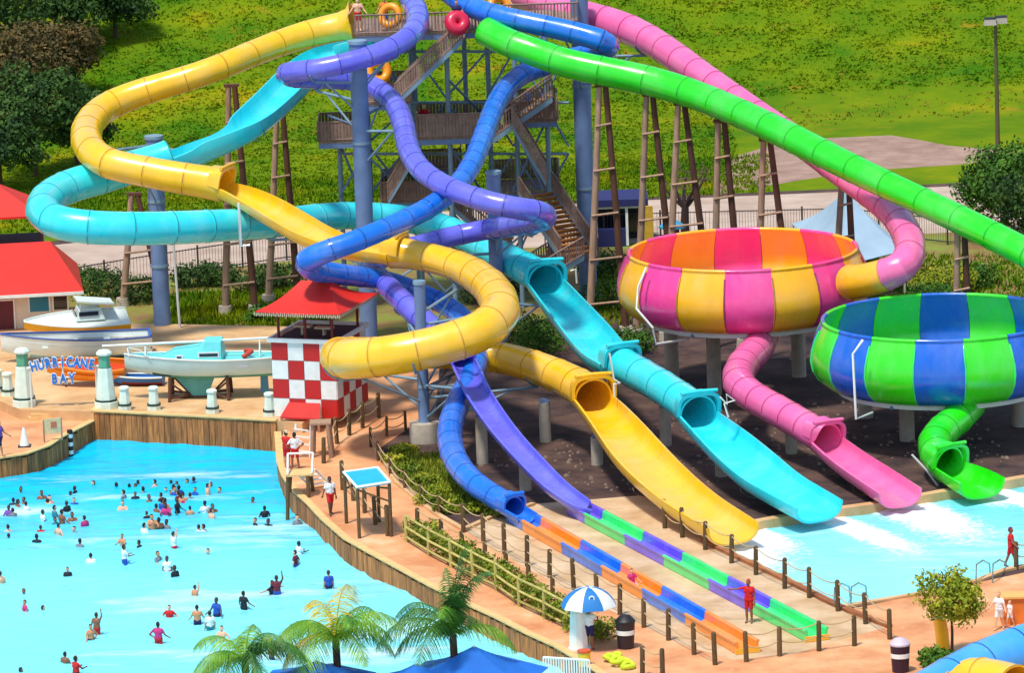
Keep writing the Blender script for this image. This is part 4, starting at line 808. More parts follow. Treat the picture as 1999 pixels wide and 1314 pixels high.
# ------------------------------------------------------------------ checkered hut
hp = W(598, 816, TER_Z); HUT = thing('checkered_hut', 'red and white checkered lookout hut with red tent roof', 'hut', hp, rz=rad(-19))
HWd, HDp, HH, zb = 3.25, 4.2, 3.72, 0.0
b = B(); b.box((0, HDp / 2, HH / 2), (HWd - .1, HDp - .1, HH - .02)); b.obj('wall_core', HW, HUT)
cw, rh = HWd / 4, HH / 4
tb = B(); tb.box((0, 0, 0), (cw - .03, .05, rh - .03)); mes = [tb.mesh('wall_panel', REDW), tb.mesh('wall_panel', WHITE)]
for r in range(4):
    for c in range(4):
        link('wall_panel', mes[(r + c) % 2], HUT, (-HWd / 2 + cw * (c + .5), 0, HH - rh * (r + .5)))
for s in (-1, 1):
    for r in range(4):
        for c in range(5):
            ob = link('wall_panel', mes[(r + c + (s < 0) + 1) % 2], HUT, (s * HWd / 2, HDp / 5 * (c + .5), HH - rh * (r + .5))); ob.rotation_euler = (0, 0, rad(90)); ob.scale = (HDp / 5 / cw, 1, 1)
for sx, sy, lx, ly in ((0, -.06, HWd + .4, .14), (0, HDp + .06, HWd + .4, .14), (-HWd / 2 - .12, HDp / 2, .14, HDp), (HWd / 2 + .12, HDp / 2, .14, HDp)):
    b = B(); b.box((sx, sy, HH + .06), (lx, ly, .2)); b.obj('parapet_board', WHITE, HUT)
b = B(); b.box((0, HDp / 2, HH + .01), (HWd - .2, HDp - .3, .06)); b.obj('upper_deck', mat('dark_deck', (58, 30, 44), rough=.8), HUT)
for sx in (-1, 0, 1):
    for sy in (.35, HDp - .35):
        b = B(); b.tube([(sx * (HWd / 2 - .25), sy, HH), (sx * (HWd / 2 - .25), sy, HH + 1.75)], .07, 7); b.obj('roof_post', mat('red_brown_post', (120, 44, 30), rough=.7), HUT, smooth=50)
ez = HH + 1.55; ov = .55; x0, x1, y0, y1 = -HWd / 2 - ov, HWd / 2 + ov, -.7, HDp + .5; rx = .75; rz_ = ez + 1.05; yc = (y0 + y1) / 2
E = [Vector((x0, y0, ez)), Vector((x1, y0, ez)), Vector((x1, y1, ez)), Vector((x0, y1, ez))]; G = [Vector((-rx, yc, rz_)), Vector((rx, yc, rz_))]
for quad in ((E[0], E[1], G[1], G[0]), (E[1], E[2], G[1]), (E[2], E[3], G[0], G[1]), (E[3], E[0], G[0])):
    b = B(); quad = list(quad); n = len(quad); nseg = 6; nm = (quad[1] - quad[0]).cross(quad[-1] - quad[0]).normalized()
    vs = []
    for i in range(nseg + 1):
        t = i / nseg; a = quad[0] + (quad[-1] - quad[0]) * t; c = quad[1] + ((quad[2] if n == 4 else quad[-1]) - quad[1]) * t
        for j in range(5):
            s = j / 4; vs.append(a + (c - a) * s - Vector((0, 0, .18 * math.sin(math.pi * t) + .06 * math.sin(math.pi * s) * (1 - t))))
    fs = [(i * 5 + j, i * 5 + j + 1, i * 5 + 6 + j, i * 5 + 5 + j) for i in range(nseg) for j in range(4)]; k = len(vs)
    b.add(vs + [v - nm * .04 for v in vs], fs + [tuple(x + k for x in f[::-1]) for f in fs]); b.obj('roof_panel', REDP, HUT, smooth=40)
b = B()
for i in range(46):
    t = i / 45; p = E[0] + (E[1] - E[0]) * t; b.box(p - Vector((0, -.02, .1 + .03 * (i % 2))), (.05, .02, .16))
for i in range(46):
    t = i / 45; p = E[1] + (E[2] - E[1]) * t; b.box(p - Vector((.02, 0, .1 + .03 * (i % 2))), (.02, .05, .16))
f = b.obj('eave_fringe', mat('cream_fringe', (206, 190, 160), rough=.9), HUT); f['kind'] = 'stuff'
for x, z in ((-.6, .45), (.5, .4)): b = B(); b.box((x, 1.6, HH + z), (.9, .4, .1)); b.box((x, 1.6, HH + z / 2), (.1, .3, z)); b.obj('lookout_bench', mat('cream_fringe', (0, 0, 0)), HUT)
b = B(); b.add([(-.85, -.03, .75), (.75, -.03, .75), (1.05, -.9, .2), (-1.0, -.9, .2), (-.85, -.03, .68), (.75, -.03, .68), (1.05, -.9, .12), (-1.0, -.9, .12)], [(0, 1, 2, 3), (7, 6, 5, 4), (3, 2, 6, 7), (1, 5, 6, 2), (0, 3, 7, 4)]); b.obj('front_awning', REDW, HUT)
for s in (-1, 1): b = B(); b.tube([(s * .95, -.85, -.5), (s * .95, -.85, .18)], .07, 6); b.obj('awning_post', PALEW, HUT)
# ------------------------------------------------------------------ red roofed buildings at left
BL = W(20, 662, 0); HB = thing('red_roof_building', 'white building with big bright red roof behind the boats', 'building', BL, rz=rad(6))
b = B(); b.box((-1.2, 3, 1.3), (8.6, 5.6, 2.6)); b.obj('wall', mat('cream_wall', (226, 216, 196), rough=.8, var=.12), HB)
E = [Vector((-6, -.9, 2.5)), Vector((3.9, -.9, 2.5)), Vector((3.9, 7, 2.5)), Vector((-6, 7, 2.5))]; G = [Vector((-5, 3.1, 4.5)), Vector((2.4, 3.1, 4.5))]
for quad in ((E[0], E[1], G[1], G[0]), (E[1], E[2], G[1]), (E[2], E[3], G[0], G[1]), (E[3], E[0], G[0])):
    b = B(); k = len(quad); nm = (quad[1] - quad[0]).cross(quad[2] - quad[0]).normalized(); b.add(list(quad) + [v - nm * .14 for v in quad], [tuple(range(k)), tuple(range(k, 2 * k))[::-1]] + [(i, i + k, (i + 1) % k + k, (i + 1) % k) for i in range(k)]); b.obj('roof_slope', REDP, HB)
b = B(); b.box((-1.05, -.93, 2.42), (9.9, .06, .16)); b.obj('fascia', WHITE, HB)
for x, w, m, z, h in ((-.2, .9, MAROON, 1.0, 2.0), (1.6, 1.0, mat('teal_glass', (40, 130, 160), rough=.2), 1.75, .8), (2.7, .7, GLASS, 1.75, .7)):
    b = B(); b.box((x, .17, z), (w, .06, h)); wn_ = b.obj('door' if m == MAROON else 'window', m, HB)
    b = B()
    for sx in (-1, 1): b.box((x + sx * (w / 2 + .04), .15, z), (.08, .08, h + .1))
    b.box((x, .15, z + h / 2 + .05), (w + .16, .081, .08)); b.obj('frame', WHITE, wn_)
PV = W(30, 590, 0); HB2 = thing('red_roof_pavilion', 'open pavilion with pointed red roof and white parapet at left edge', 'pavilion', PV, rz=rad(4))
b = B(); b.box((-.6, 2, 1.5), (4.6, 4, 3.0)); b.obj('wall', mat('pale_wall', (224, 206, 180), rough=.8), HB2)
b = B(); b.box((-.6, 2, 3.02), (4.4, 3.8, .06)); b.obj('floor', mat('dark_deck', (0, 0, 0)), HB2)
for sx in (-2.8, 1.6):
    for sy in (.1, 3.9): b = B(); b.box((sx, sy, 3.9), (.16, .16, 1.8)); b.obj('roof_post', DARKW, HB2)
ap = Vector((-.9, 2, 6.3)); E = [Vector((-3.3, -.5, 4.75)), Vector((1.6, -.5, 4.75)), Vector((1.6, 4.5, 4.75)), Vector((-3.3, 4.5, 4.75))]
for i in range(4):
    a, c = E[i], E[(i + 1) % 4]; b = B(); b.add([a, c, ap, a - Vector((0, 0, .12)), c - Vector((0, 0, .12)), ap - Vector((0, 0, .12))], [(0, 1, 2), (5, 4, 3), (0, 3, 4, 1), (1, 4, 5, 2), (2, 5, 3, 0)]); b.obj('roof_slope', REDP, HB2)
# ------------------------------------------------------------------ things beyond the slides
def iron_fence(label, px, h=1.5):
    P = [W(x, y, 0) for x, y in px]; o = P[0].copy(); root = thing('iron_fence', label, 'fence', o, group='dark metal fences behind the slides'); DM = mat('dark_metal', (60, 54, 50), rough=.6)
    for i in range(len(P) - 1):
        a, c = P[i] - o, P[i + 1] - o; n = max(1, round((c - a).length / 2.6))
        for k in range(n):
            p0 = a + (c - a) * k / n; p1 = a + (c - a) * (k + 1) / n; b = B(); b.box(p0 + Vector((0, 0, h / 2 + .05)), (.1, .1, h + .1)); b.obj('post', DM, root)
            for z in (h * .95, .18): b = B(); b.tube([p0 + Vector((0, 0, z)), p1 + Vector((0, 0, z))], .035, 5); b.obj('rail', DM, root)
            b = B()
            for t in np.linspace(.06, .94, 14): b.tube([p0 + (p1 - p0) * t + Vector((0, 0, .1)), p0 + (p1 - p0) * t + Vector((0, 0, h))], .012, 3)
            bb = b.obj('bars', DM, root); bb['kind'] = 'stuff'
iron_fence('dark metal fence behind the red roofed building', [(110, 580), (300, 548), (560, 508), (640, 500)])
iron_fence('dark metal fence running behind both bowls', [(1180, 468), (1400, 462), (1650, 456), (1850, 478), (2060, 470)])
q = W(1206, 482, 0); BO = thing('shade_booth', 'navy roofed booth on white posts behind the timber poles', 'booth', q)
b = B(); b.box((0, 1.5, 2.62), (3.5, 3.2, .1)); b.box((0, -.08, 2.45), (3.5, .06, .34)); b.obj('roof', NAVY, BO)
for x in (-1.15, .55, 1.6): b = B(); b.box((x, .1, 1.2), (.14, .14, 2.3)); b.obj('post', WHITE, BO)
b = B(); b.box((0, .1, 2.2), (3.1, .1, .1)); b.obj('lintel', WHITE, BO)
b = B(); b.box((0, 2.6, 1.1), (3.2, .1, 2.2)); b.obj('back_wall', GLASS, BO)
b = B(); b.box((-.3, .3, .5), (1.8, .5, 1.0)); b.obj('counter', NAVY, BO)
c4 = [W(1545, 436, 2.4), W(1640, 520, 2.4), W(1768, 488, 2.4), W(1680, 405, 2.4)]; ap = W(1662, 385, 5.2); ap = Vector(((c4[0].x + c4[2].x) / 2, (c4[0].y + c4[2].y) / 2, 5.0))
o = Vector((ap.x, ap.y, 0)); TN = thing('canvas_tent', 'pale grey blue peaked canvas tent behind the amber bowl', 'tent', o)
for i in range(4):
    a, c = c4[i] - o, c4[(i + 1) % 4] - o; t = ap - o; b = B(); vs = []
    for u in np.linspace(0, 1, 7):
        for v in np.linspace(0, 1, 5): p = (a + (c - a) * v) * (1 - u) + t * u; vs.append(p - Vector((0, 0, .35 * math.sin(math.pi * u))))
    fs = [(r * 5 + k, r * 5 + k + 1, r * 5 + k + 6, r * 5 + k + 5) for r in range(6) for k in range(4)]; kk = len(vs)
    b.add(vs + [v - Vector((0, 0, .03)) for v in vs], fs + [tuple(x + kk for x in f[::-1]) for f in fs]); b.obj('canvas_side', SKYFAB, TN, smooth=40)
    b = B(); b.tube([(a.x * .97, a.y * .97, 0), (a.x * .97, a.y * .97, a.z)], .06, 7); b.obj('tent_pole', GALV, TN)
q = W(1268, 500, 0); b = B(); YS = thing('yellow_totem', 'tall yellow sign post between the timber poles', 'sign', q)
b.box((0, 0, 1.5), (.5, .16, 2.6)); b.obj('panel', mat('sign_yellow', (226, 180, 60), rough=.5, var=.25, scale=3), YS)
b = B(); b.box((0, 0, .1), (.6, .4, .2)); b.obj('base', CONC, YS)
q = W(1314, 500, 0); KS = thing('red_kiosk', 'small red kiosk with a blue roof left of the bare tree', 'kiosk', q)
b = B(); b.box((0, 0, .8), (.9, .9, 1.6), taper=.8); b.obj('body', mat('kiosk_red', (150, 26, 40), rough=.5), KS)
b = B(); b.lathe([(.75, 1.6), (.75, 1.7), (0, 2.15)], n=8); b.obj('roof', mat('kiosk_blue', (60, 150, 190), rough=.5), KS)
lp = W(1948, 296, 0); LM = thing('area_light', 'tall twin headed area light pole at upper right', 'street lamp', lp); hz = WY(1942, 40, lp.y).z
b = B(); b.tube([(0, 0, 0), (0, 0, hz)], [.15, .09], 8); b.obj('pole', mat('brown_pole', (96, 82, 60), rough=.6), LM, smooth=50)
for x, y in ((-.35, -.25), (.35, .3)): b = B(); b.box((x, y, hz), (.75, .6, .38), taper=.85); hd = b.obj('lamp_head', mat('lamp_grey', (180, 172, 156), rough=.5), LM); b = B(); b.box((x, y, hz + .21), (.7, .56, .05)); b.obj('lamp_lid', BLACK, hd)
b = B(); b.tube([(-.35, -.25, hz - .1), (.35, .3, hz - .1)], .05, 6); b.obj('cross_arm', BLACK, LM)
# ------------------------------------------------------------------ small things on the decks
q = W(137, 846, 0); DP = thing('depth_post', 'black and white striped post on the curved seawall', 'post', Vector((q.x, q.y - .25, 0)))
for i in range(8): b = B(); b.lathe([(0, .22 - i * .2), (.14, .22 - i * .2), (.14, .03 - i * .2), (0, .03 - i * .2)], n=10); b.obj('stripe', BLACK if i % 2 == 0 else WHITE, DP, smooth=40)
q = W(48, 872, 0); b = B(); CN = thing('wet_floor_cone', 'white warning cone on the lower deck', 'cone', q); b.lathe([(.05, .95), (.24, .06)], n=12); b.obj('cone', WHITE, CN, smooth=50); b = B(); b.box((0, 0, .03), (.6, .6, .06)); b.obj('base', BLACK, CN)
q = W(104, 862, 0); NB = thing('notice_board', 'cream notice board standing at the curved seawall', 'board', q, rz=rad(25)); b = B(); b.box((0, 0, .75), (.85, .05, .75)); b.obj('panel', mat('cream_board', (240, 216, 160), rough=.6, var=.2, scale=5), NB)
for x in (-.45, .45): b = B(); b.box((x, 0, .55), (.06, .06, 1.1)); b.obj('post', PALEW, NB)
b = B(); b.box((.05, -.035, .82), (.3, .02, .3)); b.obj('red_notice', mat('notice_red', (214, 120, 84), rough=.6), NB)
# blue shade canopy on posts
C4 = [W(671, 922, 2.35), W(737, 913, 2.5), W(761, 941, 2.5), W(697, 951, 2.35)]; o = sum(C4, Vector()) / 4; o.z = 0; SC = thing('shade_canopy', 'flat turquoise shade canopy on wooden posts beside the wave pool', 'canopy', o)
b = B(); cs = [c - o for c in C4]; b.add(cs + [c - Vector((0, 0, .1)) for c in cs], [(3, 2, 1, 0), (4, 5, 6, 7)] + [(i, (i + 1) % 4, (i + 1) % 4 + 4, i + 4) for i in range(4)]); b.obj('roof', mat('canopy_turquoise', (24, 176, 222), rough=.6, var=.12), SC)
for i in range(4):
    a = cs[i] * .97; b = B(); b.tube([(a.x, a.y, 0), (a.x, a.y, cs[i].z - .1)], .08, 7); b.obj('post', POSTW, SC, smooth=50)
    c = cs[(i + 1) % 4] * .97; b = B(); b.tube([(a.x, a.y, 1.6), (c.x, c.y, 2.2)], .045, 6); b.obj('brace', POSTW, SC, smooth=50)
    b = B(); b.tube([cs[i] * 1.01 - Vector((0, 0, .03)), cs[(i + 1) % 4] * 1.01 - Vector((0, 0, .03))], .06, 6); b.obj('edge_rail', WHITE, SC)
# lifeguard stand at the seawall
o = W(590, 965, 0); LS = thing('lifeguard_stand', 'wooden lifeguard stand with white rails on the pool edge', 'lifeguard stand', o)
for x, y in ((-.6, -.5), (.3, -.7), (-.5, .5), (.4, .4)): b = B(); b.tube([(x * 1.2, y * 1.2, -1.6 if y < 0 else 0), (x, y, 1.0)], .09, 7); b.obj('post', POSTW, LS, smooth=50)
b = B(); b.box((-.05, -.05, 1.02), (1.2, 1.3, .08)); b.obj('platform', CAPW, LS)
for a, c in [((-.6, -.65, 1.1), (-.6, .5, 1.8)), ((.5, -.65, 1.1), (.55, .5, 1.8)), ((.6, .6, 1.0), (1.3, 1.2, .1)), ((-.4, .6, 1.0), (.3, 1.3, .1)), ((-.6, .5, 1.8), (.55, .5, 1.8))]: b = B(); b.tube([a, c], .05, 6); b.obj('white_rail', WHITE, LS, smooth=50)
for i in range(4): b = B(); b.box((.1 + .22 * i, .75 + .16 * i, .85 - .22 * i), (.9, .2, .05), M=Matrix.Rotation(rad(35), 3, 'Z')); b.obj('step', WHITE, LS)
o = W(628, 890, 0); LS2 = thing('lifeguard_perch', 'tall timber lifeguard perch below the checkered hut', 'lifeguard stand', o)
for x, y in ((-.35, -.3), (.35, -.4), (-.3, .4), (.4, .3)): b = B(); b.tube([(x * 1.3, y * 1.3, 0), (x, y, 1.6)], .1, 7); b.obj('post', PALEW, LS2, smooth=50)
b = B(); b.box((0, 0, 1.62), (1.0, 1.0, .08)); b.obj('platform', PALEW, LS2)
for i in range(4): b = B(); b.box((-.9 - .0 * i, -.2 + .0 * i, .3 + .34 * i), (.7, .1, .06), M=Matrix.Rotation(rad(10), 3, 'Y')); b.obj('ladder_rung', WHITE, LS2)
for s in (0, 1): b = B(); b.tube([(-1.3 + .75 * s, -.25, 0), (-1.15 + .7 * s, -.1, 1.6)], .05, 6); b.obj('ladder_rail', WHITE, LS2)
# umbrella
o = W(1147, 1268, 0); UM = thing('sun_umbrella', 'blue and white segmented umbrella over the attendant', 'umbrella', o); UB = mat('umbrella_blue', (30, 120, 190), rough=.7)
b = B(); b.tube([(0, 0, 0), (.1, 0, 2.55)], .04, 7); b.obj('pole', GALV, UM, smooth=50)
for k in range(8):
    a0, a1 = rad(45 * k - 14), rad(45 * k + 31); vs = []; n = 5
    for i in range(n + 1):
        t = i / n; r = 1.16 * math.sin(t * 1.25) / math.sin(1.25); z = 2.6 - .78 * (1 - math.cos(t * 1.25)) / (1 - math.cos(1.25))
        for j in range(4): a = a0 + (a1 - a0) * j / 3; sc = 1 - .04 * t * math.sin(math.pi * j / 3); vs.append((.1 + r * sc * math.cos(a), r * sc * math.sin(a), z + .02 * math.sin(math.pi * j / 3) * t))
    fs = [(i * 4 + j, i * 4 + 4 + j, i * 4 + 5 + j, i * 4 + 1 + j) for i in range(n) for j in range(3)]; kk = len(vs); b = B(); b.add(vs + [(x, y, z - .012) for x, y, z in vs], fs + [tuple(q + kk for q in f[::-1]) for f in fs]); gm = b.obj('canopy_gore', UB if k % 2 == 0 else WHITE, UM, smooth=40)
    if k == 6:
        am = (a0 + a1) / 2; b = B(); b.tube([(.1 + .86 * math.cos(am) + .1 * math.cos(g), .8 * math.sin(am) - .02, 2.3 + .1 * math.sin(g)) for g in np.linspace(0, 6.28, 12)], .03, 5); b.obj('emblem', LETW, gm)
o = W(1134, 1268, 0); WC = thing('white_cabinet', 'tall white tapered stand under the umbrella', 'cabinet', Vector((o.x - .05, o.y, 0))); b = B(); b.lathe([(0, 1.65), (.3, 1.65), (.34, 1.55), (.42, .1), (.48, .08), (.48, 0)], n=10); b.obj('body', WHITE, WC); b = B(); b.lathe([(0, 1.72), (.34, 1.72), (.34, 1.655), (0, 1.655)], n=10); b.obj('lid', WHITE, WC)
def bin_(label, px, py, m, lidm, s=1.0):
    r = thing('litter_bin', label, 'bin', W(px, py, 0)); b = B(); b.lathe([(0, .02), (.3 * s, .02), (.36 * s, 1.0 * s), (.33 * s, 1.0 * s), (.3 * s, .5)], n=16); b.obj('drum', m, r, smooth=40)
    b = B(); b.lathe([(.38 * s, 1.0 * s), (.38 * s, 1.06 * s), (.2 * s, 1.24 * s), (0, 1.28 * s)], n=16); b.obj('dome_lid', lidm, r, smooth=40)
    b = B(); b.lathe([(.35 * s, .55 * s), (.365 * s, .55 * s), (.37 * s, .72 * s), (.36 * s, .72 * s)], n=16, a0=rad(200), a1=rad(330)); b.obj('white_label', WHITE, r)
bin_('dark litter bin with pale label right of the umbrella', 1222, 1266, mat('bin_black', (44, 30, 40), rough=.5), BLACK, 1.1)
bin_('dark purple litter bin with white lid near the small tree', 1758, 1312, mat('bin_purple', (50, 18, 44), rough=.5), mat('bin_lid', (206, 190, 200), rough=.5), 1.1)
for i, (x, y) in enumerate([(1192, 1286), (1205, 1290), (1218, 1294), (1198, 1280), (1226, 1300)]):
    p = W(x, y, .14 + .1 * (i % 2)); b = B(); b.tube([(.26 * math.cos(g), .2 * math.sin(g), .05 * math.sin(2 * g)) for g in np.linspace(0, 6.28, 14)], .1, 7); ob = b.obj('life_vest', mat('vest_lime', (206, 232, 40), rough=.7, var=.15), None, smooth=60); ob.location = p; ob.rotation_euler = (random.uniform(-.4, .4), random.uniform(-.4, .4), i)
    tag(ob, ['lime yellow life ring at the left of the pile near the bin', 'lime yellow life ring in the middle of the pile', 'lime yellow life ring right of the middle of the pile', 'lime yellow life ring at the back of the pile', 'lime yellow life ring at the right end of the pile'][i], 'life ring', 'lime life rings piled by the bin')
o = W(1141, 1300, 0); CO = thing('drink_cooler', 'yellow drink cooler beside the white picket fence', 'cooler', o); b = B(); b.lathe([(0, 0), (.24, 0), (.26, .55), (0, .55)], n=14); b.obj('tank', mat('cooler_yellow', (248, 196, 40), rough=.4), CO, smooth=40); b = B(); b.lathe([(.28, .55), (.28, .64), (0, .67)], n=14); b.obj('lid', mat('cooler_red', (220, 90, 40), rough=.4), CO, smooth=40)
P0, P1 = W(1062, 1332, 0), W(1152, 1338, 0); PF = thing('picket_fence', 'white picket fence at the bottom edge below the umbrella', 'fence', P0)
for i in range(19): p = (P1 - P0) * (i / 18); b = B(); b.box(p + Vector((0, 0, .5)), (.06, .04, 1.0)); b.obj('picket', WHITE, PF)
for z in (.2, 1.0): b = B(); b.tube([Vector((0, .03, z)), (P1 - P0) + Vector((0, .03, z))], .05, 6); b.obj('rail', WHITE, PF)
# handrails at the plunge pool
for lb, x, y in [('curved steel handrail on the near right steps of the plunge pool', 1905, 1140), ('steel handrail at the near left corner of the plunge pool', 1628, 1186)]:
    o = W(x, y, 0); b = B()
    for s in (0, .7): b.tube([(s, 0, 0), (s + .05, .1, .8), (s + .4, 1.0, .75), (s + .8, 2.6, .2), (s + .85, 2.8, -.4)], .035, 6)
    h = thing('pool_handrail', lb, 'handrail', o, 'plunge pool handrails')
    for s in (0, .7): b = B(); b.tube([(s, 0, 0), (s + .05, .1, .8), (s + .4, 1.0, .75), (s + .8, 2.6, .2), (s + .85, 2.8, -.4)], .035, 6); b.obj('rail', mat('brushed_steel', (150, 170, 170), rough=.3, metal=.6), h, smooth=50)
# foreground blue roofs
def tentroof(label, apex, half, z, h, rz=0):
    p = W(apex[0], apex[1], z + h); o = Vector((p.x, p.y, 0)); r = thing('blue_parasol', label, 'parasol', o, 'blue canopies along the bottom edge', rz=rz); n = 6
    b = B(); b.tube([(0, 0, 0), (0, 0, z + h)], .06, 8); b.obj('pole', GALV, r)
    for k in range(6):
        a0, a1 = rad(60 * k), rad(60 * k + 60); vs = []
        for i in range(6):
            t = i / 5
            for j in range(4): a = a0 + (a1 - a0) * j / 3; rr = half * t * (math.cos(rad(30)) / math.cos(a - (a0 + a1) / 2)); vs.append((rr * math.cos(a), rr * math.sin(a), z + h * (1 - t) - .12 * math.sin(math.pi * t)))
        fs = [(i * 4 + j, i * 4 + 4 + j, i * 4 + 5 + j, i * 4 + 1 + j) for i in range(5) for j in range(3)]; kk = len(vs); b = B(); b.add(vs + [(x, y, q - .02) for x, y, q in vs], fs + [tuple(q + kk for q in f[::-1]) for f in fs]); b.obj('canopy_panel', BLUFAB, r, smooth=35)
tentroof('blue parasol under the yellow tipped palm', (617, 1290), 2.4, 2.2, .75, .3)
tentroof('large blue parasol right of the dark palm', (925, 1262), 2.9, 2.3, 1.1, .2)
tentroof('blue parasol between the palms at the bottom edge', (812, 1296), 2.0, 2.2, .7, .6)
# corner slides at lower right
cs_pts = [(2120, 1228, 1.7, 96, T), (2060, 1250, 1.6, 96, T), (1990, 1274, 1.45, 94, T), (1930, 1296, 1.3, 92, T), (1870, 1324, 1.1, 90, T), (1800, 1362, .9, 88, T)]
slide('corner_blue', 'blue_corner_slide', 'wide sky blue slide cut by the lower right corner', cs_pts, gloss('sky_blue_fibreglass', (70, 168, 246)), BLUD, 1.9)
cs2 = [(1985, 1346, 1.2, 88, T), (1920, 1332, 1.1, 90, T), (1880, 1336, 1.0, 88, T), (1840, 1354, .85, 86, T), (1790, 1384, .75, 84, T)]
slide('corner_yellow', 'yellow_corner_slide', 'yellow slide hump at the bottom edge right of the small tree', cs2, YEL, YELD, 1.9)
# ------------------------------------------------------------------ vegetation
def terrain(px, py):
    p = W(px, py, 0)
    if p.y < 360: return p
    d = ray(px, py); t = 340.0
    while t < 700:
        q = CAM + d * t
        if q.z < hill_z(q.x, q.y): return q
        t += .25
    return p
def foliage(name, c1, c2, c3, scale=.8):
    m = mat(name, c1, rough=.75, scale=scale, c2=c2, c3=c3, detail=3, spec=.25, contrast=(.38, .58)); return m
FDARK = foliage('dark_foliage', (66, 98, 34), (36, 64, 26), (104, 104, 46)); FMID = foliage('mid_foliage', (78, 122, 30), (44, 82, 22), (128, 150, 44)); FYEL = foliage('yellow_foliage', (160, 164, 34), (108, 128, 26), (206, 190, 60), 1.5); FBRN = foliage('brown_foliage', (104, 86, 44), (58, 58, 30), (134, 104, 58))
FHEDGE = foliage('hedge_foliage', (128, 142, 30), (88, 112, 26), (176, 166, 52), 1.2)
BARK = mat('bark', (92, 66, 48), rough=.9, var=.4, scale=4, bump=.4)
def leaf_mesh(name, blobs, n, size, m, seed=0, gap=.12):
    rng = np.random.default_rng(seed); tot = sum(r[0] * r[1] * r[2] for _, r in blobs); V = []
    for c, r in blobs:
        k = int(n * r[0] * r[1] * r[2] / tot) + 12
        u = rng.normal(size=(k, 3)); u /= np.linalg.norm(u, axis=1)[:, None]; rr = rng.uniform(.35, 1.0, k) ** .5
        bump = 1 + .22 * np.sin(u[:, 0] * 5 + seed) * np.cos(u[:, 2] * 6 + seed * 2) + .12 * np.sin(u[:, 1] * 11 + seed)
        P = np.array(c) + u * np.array(r) * (rr * bump)[:, None]
        keep = np.sin(P[:, 0] * 2.7 + seed) * np.sin(P[:, 1] * 2.3) * np.sin(P[:, 2] * 3.1 + 1) > -1 + gap * 2; P = P[keep]; u = u[keep]; k = len(P)
        nrm = u + rng.normal(size=(k, 3)) * .7; nrm /= np.linalg.norm(nrm, axis=1)[:, None]
        t = np.cross(nrm, rng.normal(size=(k, 3))); t /= np.linalg.norm(t, axis=1)[:, None]; bt = np.cross(nrm, t); s = size * rng.uniform(.6, 1.4, k)[:, None]
        V.append(np.stack([P - t * s, P + bt * s * .55, P + t * s, P - bt * s * .55], 1).reshape(-1, 3))
    V = np.concatenate(V); nq = len(V) // 4; me = bpy.data.meshes.new(name); me.vertices.add(len(V)); me.vertices.foreach_set('co', V.astype(np.float32).ravel())
    me.loops.add(nq * 4); me.loops.foreach_set('vertex_index', np.arange(nq * 4, dtype=np.int32)); me.polygons.add(nq); me.polygons.foreach_set('loop_start', np.arange(0, nq * 4, 4, dtype=np.int32)); me.polygons.foreach_set('loop_total', np.full(nq, 4, dtype=np.int32))
    me.materials.append(m); me.update(); me.validate(); return me
def tree(name, label, base, h, r, m, n=2600, size=.2, cat='tree', group=None, seed=1, lobes=7, trunk=.16, crown0=.35):
    rnd = random.Random(seed); root = thing(name, label, cat, base, group)
    top = h - r * .75; blobs = [((0, 0, top), (r, r, r * .72))]
    for i in range(lobes):
        a = rnd.uniform(0, 6.28); d = r * rnd.uniform(.45, .85); s = r * rnd.uniform(.38, .62); blobs.append(((d * math.cos(a), d * math.sin(a), max(s * .7, top + r * rnd.uniform(-.6, .6))), (s, s, s * .8)))
    link('crown', leaf_mesh('crown', blobs, n, size, m, seed), root)
    b = B(); b.tube([(0, 0, -.3), (.04, .02, h * .3), (0, .03, top)], [trunk, trunk * .8, trunk * .4], 8); tr = b.obj('trunk', BARK, root, smooth=60)
    for i in range(5):
        a = i * 1.3 + seed; b = B(); b.tube([(0, 0, max(.1, top - r * .7 + .1 * i)), (r * .35 * math.cos(a), r * .35 * math.sin(a), top - r * .2), (r * .75 * math.cos(a), r * .75 * math.sin(a), top + r * .2)], [trunk * .5, trunk * .3, trunk * .12], 5); b.obj('branch', BARK, tr)
    return root
def bush(label, px, py, r, m, n=700, size=.1, hgt=.8, seed=1, group='shrubs', base=None, name='shrub'):
    rnd = random.Random(seed); root = thing(name, label, 'shrub', base or terrain(px, py), group); blobs = [((0, 0, r * hgt * .6), (r, r, r * hgt * .75))]
    for i in range(5): a = rnd.uniform(0, 6.28); s = r * rnd.uniform(.4, .65); blobs.append(((r * .7 * math.cos(a), r * .7 * math.sin(a), r * hgt * rnd.uniform(.3, .9)), (s, s, s * hgt)))
    link('foliage', leaf_mesh('foliage', blobs, n, size, m, seed), root)
    b = B()
    for i in range(4): a = i * 1.6 + seed; b.tube([(0, 0, -.1), (r * .4 * math.cos(a), r * .4 * math.sin(a), r * hgt * .9)], [.04, .012], 5)
    s = b.obj('stems', BARK, root); s['kind'] = 'stuff'
gt = 'dark trees at the upper left of the hillside'
for i, (px, py, h, r, m, lb) in enumerate([(25, 130, 7, 3.6, FDARK, 'large dark tree in the top left corner'), (130, 95, 6, 3.0, FDARK, 'dark tree at the top edge second from the left corner'), (225, 75, 5, 2.3, FDARK, 'dark tree at the top edge third from the left corner'), (110, 205, 5.5, 2.6, FBRN, 'brownish tree on the slope behind the yellow tube bend'), (15, 250, 6.5, 3.2, FBRN, 'brown green tree at the left edge below the corner tree'), (70, 345, 6.5, 3.0, FDARK, 'dark tree above the turquoise loop near left edge'), (150, 320, 4.5, 2.0, FDARK, 'dark tree inside the bend of the yellow tube'), (0, 370, 5, 2.2, FDARK, 'dark tree touching the left edge above the pavilion')]):
    tree('dark_tree', lb, terrain(px, py), h, r, m, n=7000, size=.15, group=gt, seed=i + 3)
